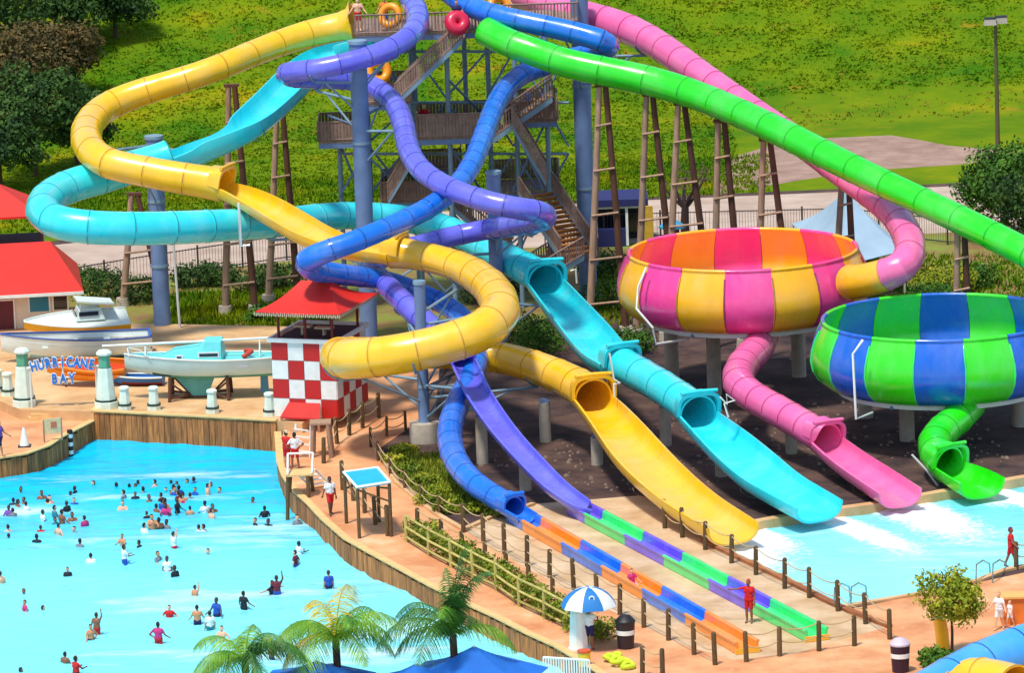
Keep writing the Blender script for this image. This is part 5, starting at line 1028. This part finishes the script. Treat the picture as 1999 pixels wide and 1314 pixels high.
tree('broadleaf_tree', 'green tree behind the lime tube at the right edge', terrain(1962, 470), 5.4, 2.6, FMID, n=6500, size=.13, seed=21); tree('broadleaf_tree', 'dark green tree at the right edge behind the lower lime tube', terrain(2010, 500), 4.5, 2.2, FDARK, n=5000, size=.13, seed=22)
tree('young_tree', 'small yellow green tree on the terracotta paving at lower right', W(1858, 1285, 0), 3.4, 1.35, FYEL, n=4200, size=.085, seed=31, trunk=.07)
# bare forked tree
o = terrain(1340, 486); BT = thing('bare_tree', 'bare forked dark tree seen between the timber poles', 'tree', o); b = B(); b.tube([(0, 0, -.2), (-.05, 0, 1.4), (0, .05, 2.4)], [.3, .24, .2], 8); tk = b.obj('trunk', mat('dark_bark', (60, 40, 36), rough=.9, var=.3), BT, smooth=60)
rnd = random.Random(5)
for a0, l in ((-.55, 2.2), (.75, 2.4), (-.1, 2.0), (.35, 2.2), (-.9, 1.6)):
    p = Vector((0, .05, 2.3)); pts = [p]; d = Vector((math.sin(a0), rnd.uniform(-.3, .3), math.cos(a0))); 
    for k in range(4): p = p + d * (l / 4); d = (d + Vector((rnd.uniform(-.3, .3), rnd.uniform(-.3, .3), .1))).normalized(); pts.append(p)
    b = B(); b.tube(pts, [.14, .11, .08, .05, .02], 6); br = b.obj('branch', mat('dark_bark', (0, 0, 0)), BT, smooth=60)
    tw = B()
    for k in range(26): q = pts[2 + k % 3]; e = q + Vector((rnd.gauss(0, .4), rnd.gauss(0, .4), rnd.uniform(0, .6))); tw.tube([q, e], [.02, .006], 3)
    t2 = tw.obj('twigs', mat('twig', (120, 84, 84), rough=.9), br); t2['kind'] = 'stuff'
bl = [('dark shrub by the fence right of the red roof', 205, 585, 1.5, FDARK), ('second dark shrub by the fence right of the red roof', 175, 560, 1.1, FMID), ('dark shrub just left of the tall column behind the boats', 268, 590, 1.3, FDARK), ('dark shrub just right of the tall column behind the boats', 385, 560, 1.2, FDARK), ('shrub by the fence above the weedy bank', 430, 556, 1.2, FDARK), ('shrub beside the left timber trestle foot', 505, 570, 1.4, FDARK), ('light green shrub left of the hut roof', 512, 625, .8, FMID), ('dark shrub between hut roof and timber trestle', 560, 560, 1.2, FDARK), ('shrub under the turquoise flume left of the bowl', 1058, 690, 1.4, FMID), ('shrub behind the yellow loop under the turquoise mouth', 1015, 660, 1.3, FDARK), ('shrub right of the thick blue column foot', 1195, 600, 1.5, FMID), ('shrub behind the thick blue column', 1170, 540, 1.4, FDARK), ('yellow green bush between the amber bowl and the lime tube', 1850, 575, 1.6, FYEL), ('second bush right of the pink tube bend', 1905, 560, 1.2, FMID), ('low bush left of the white pipe behind blue bowl', 1815, 590, 1.0, FMID), ('low bush at the foot of the small lower right tree', 1828, 1302, .7, FMID), ('shrub at the left end under the amber bowl', 1225, 690, 1.2, FMID), ('shrub beside the tower foot', 960, 590, 1.3, FDARK), ('shrub below the purple tube bend at tower foot', 1040, 560, 1.2, FDARK)]
for i, (lb, px, py, r, m) in enumerate(bl): bush(lb, px, py, r, m, n=1800, size=.085, seed=i + 40)
for i, (x, y) in enumerate([(818, 1052), (850, 1066), (884, 1086), (914, 1102), (944, 1118), (978, 1132), (1010, 1156), (1042, 1178), (1076, 1194), (1104, 1212), (1140, 1232), (1172, 1248)]):
    bush(f'{ORD[i]} hedge clump from the canopy end behind the olive rail fence', x, y, .78, FHEDGE, n=650, size=.08, hgt=.75, seed=i + 80, group='hedge clumps of the lower planter', name='hedge_clump')
for i, (x, y) in enumerate([(770, 905), (800, 925), (835, 945), (865, 965), (830, 985), (900, 985), (940, 1000), (975, 1008), (870, 1000), (790, 885)]):
    bush(f'{ORD[i]} low yellow green clump counted from the hut in the upper planter', x, y, .6, FHEDGE if i % 3 else FYEL, n=420, size=.09, hgt=.6, seed=i + 110, group='low clumps of the upper planter', name='planter_clump')
# countless grass and weeds
def tufts(name, label, pts, hgt, m, blades=3, wid=.03):
    n = len(pts); P = np.repeat(np.array(pts), blades, 0); k = len(P); a = RNG.uniform(0, 6.28, k); h = hgt * RNG.uniform(.4, 1.3, k); l = RNG.uniform(.1, .6, k) * h
    dx = np.cos(a); dy = np.sin(a); w = wid * RNG.uniform(.6, 1.6, k); V = np.zeros((k, 3, 3)); jx = RNG.normal(0, .12, k); jy = RNG.normal(0, .12, k)
    V[:, 0] = P + np.stack([jx - dy * w, jy + dx * w, 0 * w], 1); V[:, 1] = P + np.stack([jx + dy * w, jy - dx * w, 0 * w], 1); V[:, 2] = P + np.stack([jx + dx * l, jy + dy * l, h], 1)
    me = bpy.data.meshes.new(name); me.vertices.add(k * 3); me.vertices.foreach_set('co', V.astype(np.float32).ravel()); me.loops.add(k * 3); me.loops.foreach_set('vertex_index', np.arange(k * 3, dtype=np.int32)); me.polygons.add(k); me.polygons.foreach_set('loop_start', np.arange(0, k * 3, 3, dtype=np.int32)); me.polygons.foreach_set('loop_total', np.full(k, 3, dtype=np.int32)); me.materials.append(m); me.update()
    o = link(name, me); tag(o, label, 'grass', kind='stuff'); return o
WEEDM = HILLM
WEEDO = mat('dry_weeds', (148, 136, 36), rough=.9, scale=.5, c2=(120, 126, 30), c3=(170, 132, 40), spec=.2)
pts = []
for _ in range(60000):
    x = RNG.uniform(-34, 36); y = RNG.uniform(337, 402)
    if y < 366 and x > 14: continue; q = W(0, 0, 0)
    pts.append((x, y, max(0, hill_z(x, y)) - .03))
tufts('hill_grass', 'rough grass covering the hillside behind the slides', pts, .12, WEEDM, 3, .1)
pts = []
for _ in range(170):
    x = RNG.uniform(-33, 35); y = RNG.uniform(358, 400)
    for k in range(14): a, c = x + RNG.normal(0, 1.1), y + RNG.normal(0, 1.6); pts.append((a, c, hill_z(a, c)))
tufts('dry_weeds', 'orange dry weeds dotted over the hillside', pts, .14, WEEDO, 3, .07)
def scatter(quad, n, z=0.0):
    a, b_, c, d = (W(*p, 0) for p in quad); out = []
    for _ in range(n):
        u, v = RNG.random(), RNG.random(); p = (a * (1 - u) + b_ * u) * (1 - v) + (d * (1 - u) + c * u) * v; out.append((p.x, p.y, z))
    return out
tufts('bank_weeds', 'weeds on the bank between the boats and the fence', scatter([(330, 575), (640, 560), (640, 640), (330, 640)], 2600), .3, WEEDM, 3, .045)
tufts('verge_grass', 'rough grass round the bowl footings and trestles', scatter([(1160, 500), (2050, 500), (2050, 620), (1160, 640)], 4200), .3, WEEDM, 3, .045)
tufts('meadow_grass', 'short grass of the strip before the hill', scatter([(-50, 380), (1500, 300), (1500, 375), (-50, 470)], 9000), .2, WEEDM, 3, .05)
tufts('planter_grass', 'grass of the upper planter below the blue tube', scatter([(745, 890), (860, 890), (1010, 1008), (850, 1000)], 2600), .28, FHEDGE, 3, .035)
# pebbles and scraps on the mulch
b = B()
for p in scatter([(880, 900), (1900, 700), (1980, 900), (1200, 960)], 420):
    s = random.uniform(.05, .16); b.box((p[0], p[1], s * .3), (s * 1.5, s, s * .7), M=Matrix.Rotation(random.uniform(0, 3), 3, 'Z'), taper=.6)
o = b.obj('stones', mat('stone', (150, 128, 110), rough=.9, var=.4, scale=2)); tag(o, 'small stones scattered over the mulch under the slides', 'stones', kind='stuff')
# palms
def palm(label, px, py, z, R_, n, mats, seed, base_z=-.9, up=.9):
    c = W(px, py, z); rnd = random.Random(seed); root = thing('palm_tree', label, 'palm', Vector((c.x, c.y, base_z)), 'palms along the bottom edge'); H = z - base_z
    b = B(); b.tube([(0, 0, 0), (.05, 0, H * .5), (0, 0, H)], [.2, .16, .15], 10); b.obj('trunk', BARK, root, smooth=60)
    for i in range(n):
        a = 6.283 * i / n + rnd.uniform(-.25, .25); L = R_ * rnd.uniform(.8, 1.15); e0 = rnd.uniform(.45, 1.35) * up; p = Vector((0, 0, H)); d = Vector((math.cos(a) * math.cos(e0), math.sin(a) * math.cos(e0), math.sin(e0))); pts = [p.copy()]; K = 12
        for k in range(K): p = p + d * (L / K); d = (d - Vector((0, 0, .17 + .008 * k)) ).normalized(); pts.append(p.copy())
        m = mats[0] if rnd.random() < .72 else mats[1]; b = B(); b.tube(pts, [.035 * (1 - .8 * k / K) for k in range(K + 1)], 5); fr = b.obj('frond', m, root, smooth=60)
        lf = B()
        for k in range(2, K * 5):
            t = k / (K * 5); f = t * K; j = min(K - 1, int(f)); q = pts[j] + (pts[j + 1] - pts[j]) * (f - j); ax = (pts[j + 1] - pts[j]).normalized(); sd = ax.cross(Vector((0, 0, 1)))
            sd = sd.normalized() if sd.length > .05 else Vector((1, 0, 0)); ll = L * .3 * math.sin(math.pi * min(1, t * .85 + .12)) 
            for s in (-1, 1):
                e = q + sd * (s * ll * .75) + ax * (ll * .45) - Vector((0, 0, ll * rnd.uniform(.45, 1.0))); mid = (q + e) / 2 + Vector((0, 0, ll * .12)); w = ax * .017
                lf.add([q - w, q + w, mid + w * 1.2, mid - w * 1.2, e], [(0, 1, 2, 3), (3, 2, 4)])
        l = lf.obj('leaflets', m, fr); l['kind'] = 'stuff'
PG = mat('palm_green', (132, 176, 40), rough=.55, scale=1.2, c2=(76, 134, 30), c3=(188, 188, 56), spec=.4); PY = mat('palm_yellow', (214, 178, 40), rough=.6, scale=1.2, c2=(150, 160, 34), c3=(230, 150, 40), spec=.3); PDK = mat('palm_dark', (78, 128, 36), rough=.55, scale=1.2, c2=(40, 88, 28), c3=(130, 150, 44), spec=.4)
palm('palm with yellow and orange lower fronds at the bottom centre', 655, 1248, 3.6, 3.3, 13, (PG, PY), 4, up=1.12)
palm('dark green palm in front of the seawall right of centre', 884, 1240, 3.8, 3.3, 14, (PDK, PG), 9, up=1.14)
palm('green palm at the bottom edge left of centre', 478, 1290, 3.4, 2.9, 13, (PG, PDK), 14)
# ------------------------------------------------------------------ people
SKINS = [mat('skin_light', (232, 178, 142), rough=.5, var=.06), mat('skin_tan', (206, 142, 98), rough=.5, var=.06), mat('skin_brown', (140, 88, 60), rough=.5, var=.06), mat('skin_deep', (86, 54, 42), rough=.5, var=.06)]
HAIRS = [mat('hair_black', (24, 18, 18), rough=.6), mat('hair_brown', (60, 38, 26), rough=.6), mat('hair_fair', (196, 158, 96), rough=.6)]
CL = {k: mat('cloth_' + k, c, rough=.8, var=.14, scale=5, bump=.2, bscale=14) for k, c in dict(white=(238, 240, 240), black=(28, 30, 40), purple=(126, 84, 170), red=(206, 24, 26), magenta=(206, 50, 120), blue=(34, 80, 176), grey=(124, 130, 140), navy=(30, 30, 84), teal=(40, 130, 140), maroon=(110, 34, 52), orange=(232, 120, 50)).items()}
def body_prims(arms='down', legs='stand', fingers=False, sleeve=True):
    P = []; add = lambda tg, a, c, r0, r1: P.append((tg, Vector(a), Vector(c), r0, r1))
    add('bottom', (-.07, 0, .97), (.07, 0, .97), .13, .13); add('top', (-.06, 0, 1.1), (.06, 0, 1.1), .125, .125); add('top', (-.085, 0, 1.3), (.085, 0, 1.3), .125, .125); add('top', (0, 0, 1.05), (0, 0, 1.35), .135, .14)
    add('top', (-.16, .01, 1.42), (.16, .01, 1.42), .07, .07); add('skin', (0, .01, 1.42), (0, -.01, 1.58), .055, .052)
    add('skin', (0, -.03, 1.6), (0, -.01, 1.68), .078, .088); add('skin', (0, -.105, 1.62), (0, -.11, 1.645), .02, .012)
    for s in (-1, 1): add('skin', (s * .082, 0, 1.625), (s * .084, .01, 1.655), .018, .02)
    add('hair', (0, .035, 1.64), (0, .015, 1.7), .078, .087); add('hair', (0, -.02, 1.735), (0, .03, 1.72), .06, .07)
    A = {'down': ((.24, .03, 1.15), (.25, -.06, .9)), 'out': ((.46, .0, 1.36), (.7, -.02, 1.34)), 'fwd': ((.26, -.16, 1.2), (.2, -.4, 1.22)), 'up': ((.3, 0, 1.62), (.26, -.02, 1.88)), 'hip': ((.4, .06, 1.18), (.2, -.04, 1.02)), 'low': ((.3, -.05, 1.17), (.42, -.22, 1.02))}
    sides = arms if isinstance(arms, tuple) else (arms, arms)
    for s, ar in zip((-1, 1), sides):
        e, w = (Vector((s * v[0], v[1], v[2])) for v in A[ar]); sh = Vector((s * .19, .01, 1.41)); mid = sh + (e - sh) * .65
        add('top' if sleeve else 'skin', sh, mid, .058, .048); add('skin', mid, e, .047, .042); add('skin', e, w, .042, .03); d = (w - e).normalized()
        add('skin', w, w + d * .085, .032, .036)
        if fingers:
            sd = d.cross(Vector((0, 1, 0)));  sd = sd.normalized() if sd.length > .1 else Vector((1, 0, 0)); pn = sd.cross(d)
            for k, ln in enumerate((.075, .085, .08, .062)):
                r = w + d * .09 + sd * ((k - 1.5) * .02); m_ = r + d * ln * .55 + pn * .008; add('skin', r, m_, .012, .011); add('skin', m_, m_ + d * ln * .45 + pn * .025, .011, .01)
            add('skin', w + d * .03 + sd * .03, w + d * .07 + sd * .065 + pn * .02, .014, .011)
    Lg = {'stand': ((0, 0, 0), (0, .0, 0)), 'walk': ((-.0, -.16, 0), (0, .18, 0)), 'wide': ((-.06, 0, 0), (.06, 0, 0)), 'sit': None}[legs]
    for s, q in zip((-1, 1), Lg or (0, 0)):
        hip = Vector((s * .085, 0, .94))
        if Lg: kn = Vector((s * .1 + q[0] * .5, q[1] * .7 - .02, .51)); an = Vector((s * .1 + q[0], q[1] * 1.4 + .02, .09)); toe = an + Vector((s * .02, -.15, -.045))
        else: kn = Vector((s * .11, -.42, .98)); an = Vector((s * .1, -.8, .93)); toe = an + Vector((0, -.04, .12))
        mid = hip + (kn - hip) * .72; add('bottom', hip, mid, .1, .085); add('skin', mid, kn, .075, .058); add('skin', kn, kn + (an - kn) * .35, .056, .058); add('skin', kn + (an - kn) * .35, an, .058, .036); add('skin', an, toe, .042, .035)
    return P
def seg_d(Q, a, c, r0, r1):
    a, c = np.array(a), np.array(c); d = c - a; t = np.clip(((Q - a) @ d) / max(d @ d, 1e-9), 0, 1); return np.linalg.norm(Q - (a + t[:, None] * d), axis=1) - (r0 + (r1 - r0) * t)
def body_mesh(prims, vox):
    bm = bmesh.new()
    for tg, a, c, r0, r1 in prims:
        d = c - a; L = d.length; Mt = Matrix.Translation(a) @ (d.to_track_quat('Z', 'Y').to_matrix().to_4x4() if L > 1e-5 else Matrix.Identity(4))
        n, rg = 12, 4; ring = []
        prof = [(r0 * math.sin(math.pi / 2 * k / rg), -r0 * math.cos(math.pi / 2 * k / rg)) for k in range(rg + 1)] + [(r1 * math.cos(math.pi / 2 * k / rg), L + r1 * math.sin(math.pi / 2 * k / rg)) for k in range(rg + 1)]
        v0 = bm.verts.new(Mt @ Vector((0, 0, prof[0][1]))); v1 = bm.verts.new(Mt @ Vector((0, 0, prof[-1][1])))
        for r, z in prof[1:-1]: ring.append([bm.verts.new(Mt @ Vector((r * math.cos(6.28319 * k / n), r * math.sin(6.28319 * k / n), z))) for k in range(n)])
        for k in range(n):
            bm.faces.new((v0, ring[0][(k + 1) % n], ring[0][k])); bm.faces.new((v1, ring[-1][k], ring[-1][(k + 1) % n]))
            for i in range(len(ring) - 1): bm.faces.new((ring[i][k], ring[i][(k + 1) % n], ring[i + 1][(k + 1) % n], ring[i + 1][k]))
    me = bpy.data.meshes.new('tmp'); bm.to_mesh(me); bm.free(); o = bpy.data.objects.new('tmp', me); COL.objects.link(o)
    md = o.modifiers.new('r', 'REMESH'); md.mode = 'VOXEL'; md.voxel_size = vox; sm = o.modifiers.new('s', 'SMOOTH'); sm.iterations = 2; sm.factor = .5
    bpy.context.view_layer.update(); out = bpy.data.meshes.new_from_object(o.evaluated_get(bpy.context.evaluated_depsgraph_get())); bpy.data.objects.remove(o)
    nf = len(out.polygons); cen = np.zeros(nf * 3); out.polygons.foreach_get('center', cen); cen = cen.reshape(-1, 3)
    D = np.stack([seg_d(cen, p[1], p[2], p[3], p[4]) for p in prims]); best = D.argmin(0); ix = {'skin': 0, 'top': 1, 'bottom': 2, 'hair': 3}
    idx = np.array([ix[prims[k][0]] for k in best], dtype=np.int32); out.materials.clear()
    for k in range(4): out.materials.append(SKINS[0])
    out.polygons.foreach_set('material_index', idx); out.polygons.foreach_set('use_smooth', np.ones(nf, dtype=bool)); out.name = 'person'; out.update(); return out
POSES = {}
def pose(arms, legs='stand', fine=False):
    k = (arms, legs, fine)
    if k not in POSES: POSES[k] = body_mesh(body_prims(arms, legs, fine), .013 if fine else .026)
    return POSES[k]
def person(label, loc, rz, mats, arms='down', legs='stand', fine=False, s=1.0, group=None, cap=None):
    o = link('person', pose(arms, legs, fine)); o.location = loc; o.rotation_euler = (0, 0, rz); o.scale = (s * random.uniform(.97, 1.05), s, s); tag(o, label, 'person', group)
    for k in range(4): o.material_slots[k].link = 'OBJECT'; o.material_slots[k].material = mats[k]
    if cap:
        b = B(); b.lathe([(.098, 1.68), (.097, 1.73), (.07, 1.785), (0, 1.805)], n=14); b.lathe([(.15, 1.685), (.098, 1.69)], (0, -.04, 0), n=14); b.obj('sun_hat', cap, o, smooth=50)
    return o
sw = [(625, 30, 's', 'black'), (500, 65, 'c', 'black'), (495, 145, 's', 'blue'), (280, 95, 'c', 'k'), (90, 145, 's', 'black'), (160, 140, 's', 'k'), (175, 170, 'c', 'white'), (60, 195, 'c', 'purple'), (778, 42, 's', 'black'), (865, 50, 's', 'blue'), (826, 92, 'c', 'grey'), (905, 105, 'c', 'black'), (1036, 22, 'c', 'k'), (1143, 25, 's', 'white'), (1196, 60, 'c', 'blue'), (1250, 18, 's', 'black'), (1305, 75, 'c', 'blue'), (1390, 50, 'w', 'k'), (1185, 150, 'w', 'black'), (1218, 125, 'c', 'magenta'), (1270, 200, 's', 'k'), (1370, 165, 'c', 'white'), (1415, 215, 'c', 'k'), (1108, 180, 'c', 'magenta'), (1045, 185, 's', 'k'), (980, 235, 's', 'black'), (1017, 258, 'w', 'k'), (965, 315, 'c', 'white'), (1113, 290, 's', 'grey'), (1328, 325, 's', 'white'), (1360, 322, 's', 'white'), (415, 225, 'w', 'k'), (483, 240, 's', 'k'), (565, 265, 'c', 'magenta'), (273, 330, 'c', 'red'), (395, 320, 'w', 'k'), (60, 385, 'c', 'k'), (818, 390, 'w', 'k'), (832, 465, 't', 'white'), (930, 430, 'c', 'black'), (1163, 378, 't', 'white'), (1056, 505, 'c', 'grey'), (1118, 540, 'w', 'white'), (1168, 600, 'c', 'black'), (1390, 487, 's', 'grey'), (608, 518, 'c', 'white'), (452, 610, 's', 'black'), (3, 640, 'c', 'k'), (160, 755, 's', 'grey'), (168, 835, 'w', 'magenta'), (288, 868, 's', 'black'), (648, 925, 't', 'k'), (608, 1000, 'w', 'k'), (1305, 735, 'w', 'k'), (1133, 870, 'w', 'red'), (1320, 875, 't', 'k'), (1405, 915, 't', 'white'), (1450, 825, 't', 'blue'), (1630, 780, 't', 'black'), (1060, 990, 't', 'magenta'), (1483, 1010, 'w', 'k'), (437, 1185, 'w', 'k'), (510, 1220, 't', 'red'), (140, 1285, 's', 'black'), (1690, 140, 's', 'k'), (1705, 280, 's', 'black'), (1769, 200, 'c', 'black'), (1793, 285, 's', 'black'), (1986, 260, 'c', 'grey'), (1999, 440, 'w', 'white'), (1973, 500, 'w', 'maroon'), (2198, 640, 't', 'blue'), (1821, 705, 'w', 'black'), (1851, 675, 't', 'maroon'), (1816, 1120, 't', 'k')]
EM = {'s': .33, 'c': .47, 'w': .66, 't': .92}
rx = random.Random(77)
for _ in range(24): sw.append((rx.gauss(1130, 190), abs(rx.gauss(110, 90)), rx.choice('sscc'), rx.choice(('k', 'k', 'k', 'black', 'blue', 'white', 'maroon'))))
for _ in range(14): sw.append((rx.uniform(30, 700), rx.uniform(60, 420), rx.choice('sscc'), rx.choice(('k', 'k', 'black', 'teal', 'white', 'grey')))); DW = {'s': 'shoulder deep', 'c': 'chest deep', 'w': 'waist deep', 't': 'thigh deep'}
rnd = random.Random(3); recs = []
for zx, zy, t, c in sw:
    px, py = zx / 3.422, 930 + zy / 3.422; s = rnd.choice((.98, .95, .92, .8, .88)) if t != 't' else rnd.choice((.97, .92)); h = EM[t] * s; recs.append([px, py, t, c, s * .95, h])
bands = [(0, 958, 'farthest band'), (958, 990, 'second band'), (990, 1020, 'third band'), (1020, 1120, 'middle band'), (1120, 1190, 'next to nearest band'), (1190, 1400, 'nearest band')]
for lo, hi, nm in bands:
    grp = sorted([r for r in recs if lo <= r[1] < hi], key=lambda r: r[0])
    for i, (px, py, t, c, s, h) in enumerate(grp):
        p = W(px, py + h * 40, WATER_Z); z = WATER_Z + h - 1.78 * s; cl = 'bare shouldered' if c == 'k' else f'{c} topped'
        sk = rnd.choice(SKINS[:3] if c == 'k' else SKINS); ma = [sk, sk if c == 'k' else CL[c], CL[rnd.choice(('navy', 'black', 'red', 'blue', 'teal'))], HAIRS[0] if rnd.random() < .8 else HAIRS[1]]
        ar = rnd.choice(('down', 'low', 'down', 'low', 'fwd', 'hip', ('up', 'low'), ('low', 'hip'), 'out')) if t in 'wt' else rnd.choice(('low', 'fwd', 'low', 'down'))
        j = ORD[i] if i < len(ORD) else f'number {i + 1}'
        person(f'{cl} swimmer {DW[t]}, {j} from left in {nm} of wave pool', (p.x, p.y, z), rnd.uniform(-1.2, 1.2) + (math.pi if rnd.random() < .6 else 0), ma, ar, rnd.choice(('stand', 'wide')), s=s, group='swimmers in the wave pool')
CS = CL
def at(px, py, z=0): return W(px, py, z)
person('lifeguard in red with a straw hat standing at the pool edge', at(561, 915), rad(150), [SKINS[1], CS['red'], CS['red'], HAIRS[1]], ('low', 'fwd'), 'stand', True, 1.02, cap=mat('straw', (226, 206, 160), rough=.8))
person('lifeguard in white shirt and red trousers beside the hatted one', at(577, 917), rad(200), [SKINS[2], CS['white'], CS['red'], HAIRS[0]], 'hip', 'wide', True, 1.0)
person('man in white shirt and red shorts walking on the pool walk', at(646, 1006), rad(20), [SKINS[3], CS['white'], CS['red'], HAIRS[0]], ('low', 'down'), 'walk', True, 1.0)
person('lifeguard in red pointing between the two racing lanes', at(1463, 1217), rad(-20), [SKINS[2], CS['red'], CS['red'], CS['red']], ('out', 'down'), 'stand', True, 1.05)
person('attendant in white shirt and navy shorts under the umbrella', at(1152, 1270), rad(160), [SKINS[2], CS['white'], CS['navy'], HAIRS[0]], ('fwd', 'hip'), 'stand', True, 1.02)
person('lifeguard in red walking along the far right pool edge', at(1974, 1109), rad(90), [SKINS[2], CS['red'], CS['red'], CS['maroon']], 'low', 'walk', True, 1.0)
person('person in white walking behind the small yellow green tree', at(1951, 1230), rad(-30), [SKINS[0], CS['white'], CS['white'], HAIRS[2]], 'low', 'walk', True, .9)
person('child in white following the person near the orange box', at(1972, 1224), rad(-60), [SKINS[0], CS['white'], CS['white'], HAIRS[2]], 'low', 'walk', True, .62)
person('person in dark purple at the left edge of the lower deck', at(1, 893), rad(60), [SKINS[1], CS['purple'], CS['navy'], HAIRS[0]], ('low', 'low'), 'walk', True, 1.0)
A, d, sdv, wl = LANE1; q = W(1244, 1132, .3); tt = (Vector((q.x, q.y, 0)) - Vector((A.x, A.y, 0))).dot(d); pz = A + d * tt + sdv * (wl / 2)
person('child sliding feet first down the orange and blue lane', (pz.x, pz.y, .1 - .84 * .75), math.atan2(d.y, d.x) + math.pi / 2, [SKINS[0], CS['magenta'], CS['magenta'], HAIRS[1]], 'low', 'sit', True, .75)
# tubers on the tower
def inner_tube(label, c, m, R_=.5, r=.2, tilt=(0, 0, 0)):
    b = B(); n, k = 20, 9; vs = []
    for i in range(n):
        a = 6.28318 * i / n
        for j in range(k): g = 6.28318 * j / k; vs.append(((R_ + r * math.cos(g)) * math.cos(a), (R_ + r * math.cos(g)) * math.sin(a), r * math.sin(g)))
    b.add(vs, [(i * k + j, ((i + 1) % n) * k + j, ((i + 1) % n) * k + (j + 1) % k, i * k + (j + 1) % k) for i in range(n) for j in range(k)]); o = b.obj('inner_tube', m, None, smooth=80); o.location = c; o.rotation_euler = tilt; tag(o, label, 'inner tube', 'inflatable tubes on the tower')
def tower_person(label, px, py, Y, mats, rz=0, **k):
    p = WY(px, py, Y); return person(label, (p.x, p.y, p.z), rz, mats, k.get('arms', 'low'), 'stand', False, k.get('s', .98), group='people on the slide tower')
RT = mat('raft_red', (214, 24, 66), rough=.4, coat=.3); OT = mat('raft_orange', (250, 158, 20), rough=.4, coat=.3)
p = WY(893, 44, 298.6); inner_tube('big red inflatable carried at the top of the stairs', p, RT, .36, .33, (rad(62), .1, .2)); tower_person('person in dark shirt behind the red inflatable', 893, 64, 299.4, [SKINS[1], CL['navy'], CL['black'], HAIRS[0]])
p = WY(738, 138, 300.4); inner_tube('orange inner tube carried up the lower landing', p, OT, .5, .24, (rad(70), 0, .3)); tower_person('person in red holding the orange tube on the lower landing', 735, 198, 301.2, [SKINS[1], CL['red'], CL['maroon'], HAIRS[1]], arms='fwd')
tower_person('person in red shorts waiting at the top beside the yellow slide', 700, 60, 301.6, [SKINS[0], SKINS[0], CL['red'], HAIRS[1]]); tower_person('person in orange waiting at the top middle of the tower', 752, 58, 302.2, [SKINS[1], CL['orange'], CL['blue'], HAIRS[0]]); tower_person('person in maroon near the blue slide entry', 985, 42, 304, [SKINS[0], CL['maroon'], CL['black'], HAIRS[1]]); tower_person('person in blue on the railed right landing', 1032, 234, 303.2, [SKINS[1], CL['blue'], CL['black'], HAIRS[0]]); tower_person('person in red on the curved middle landing', 830, 266, 303, [SKINS[0], CL['red'], CL['navy'], HAIRS[0]])
p = WY(762, 30, 301.4); inner_tube('orange tube leaning at the top of the tower', p, OT, .5, .2, (rad(75), 0, -.4)); p = WY(975, 12, 303.4); inner_tube('orange tube beside the blue slide entry', p, OT, .5, .2, (rad(60), 0, .5))
# orange box at right edge
q = W(1985, 1215, 0); OB2 = thing('orange_box', 'orange wooden equipment box at the right edge', 'box', q); b = B(); b.box((0, 0, .55), (1.3, .9, 1.1)); b.obj('body', mat('box_orange', (226, 122, 44), rough=.6, var=.2), OB2); b = B(); b.box((0, 0, 1.14), (1.45, 1.05, .08)); b.obj('lid', mat('box_lid', (236, 176, 96), rough=.6), OB2)
q = W(1842, 1275, 0); YT = thing('yellow_chute', 'short upright yellow chute left of the small tree', 'chute', q); b = B(); b.tube([(0, 0, 0), (-.05, 0, .8), (-.15, -.1, 1.5)], [.28, .27, .26], 12); b.obj('barrel', YEL, YT, smooth=50); b = B(); b.tube([(.35, 0, 0), (.35, 0, 1.2)], .05, 6); b.obj('post', WHITE, YT)
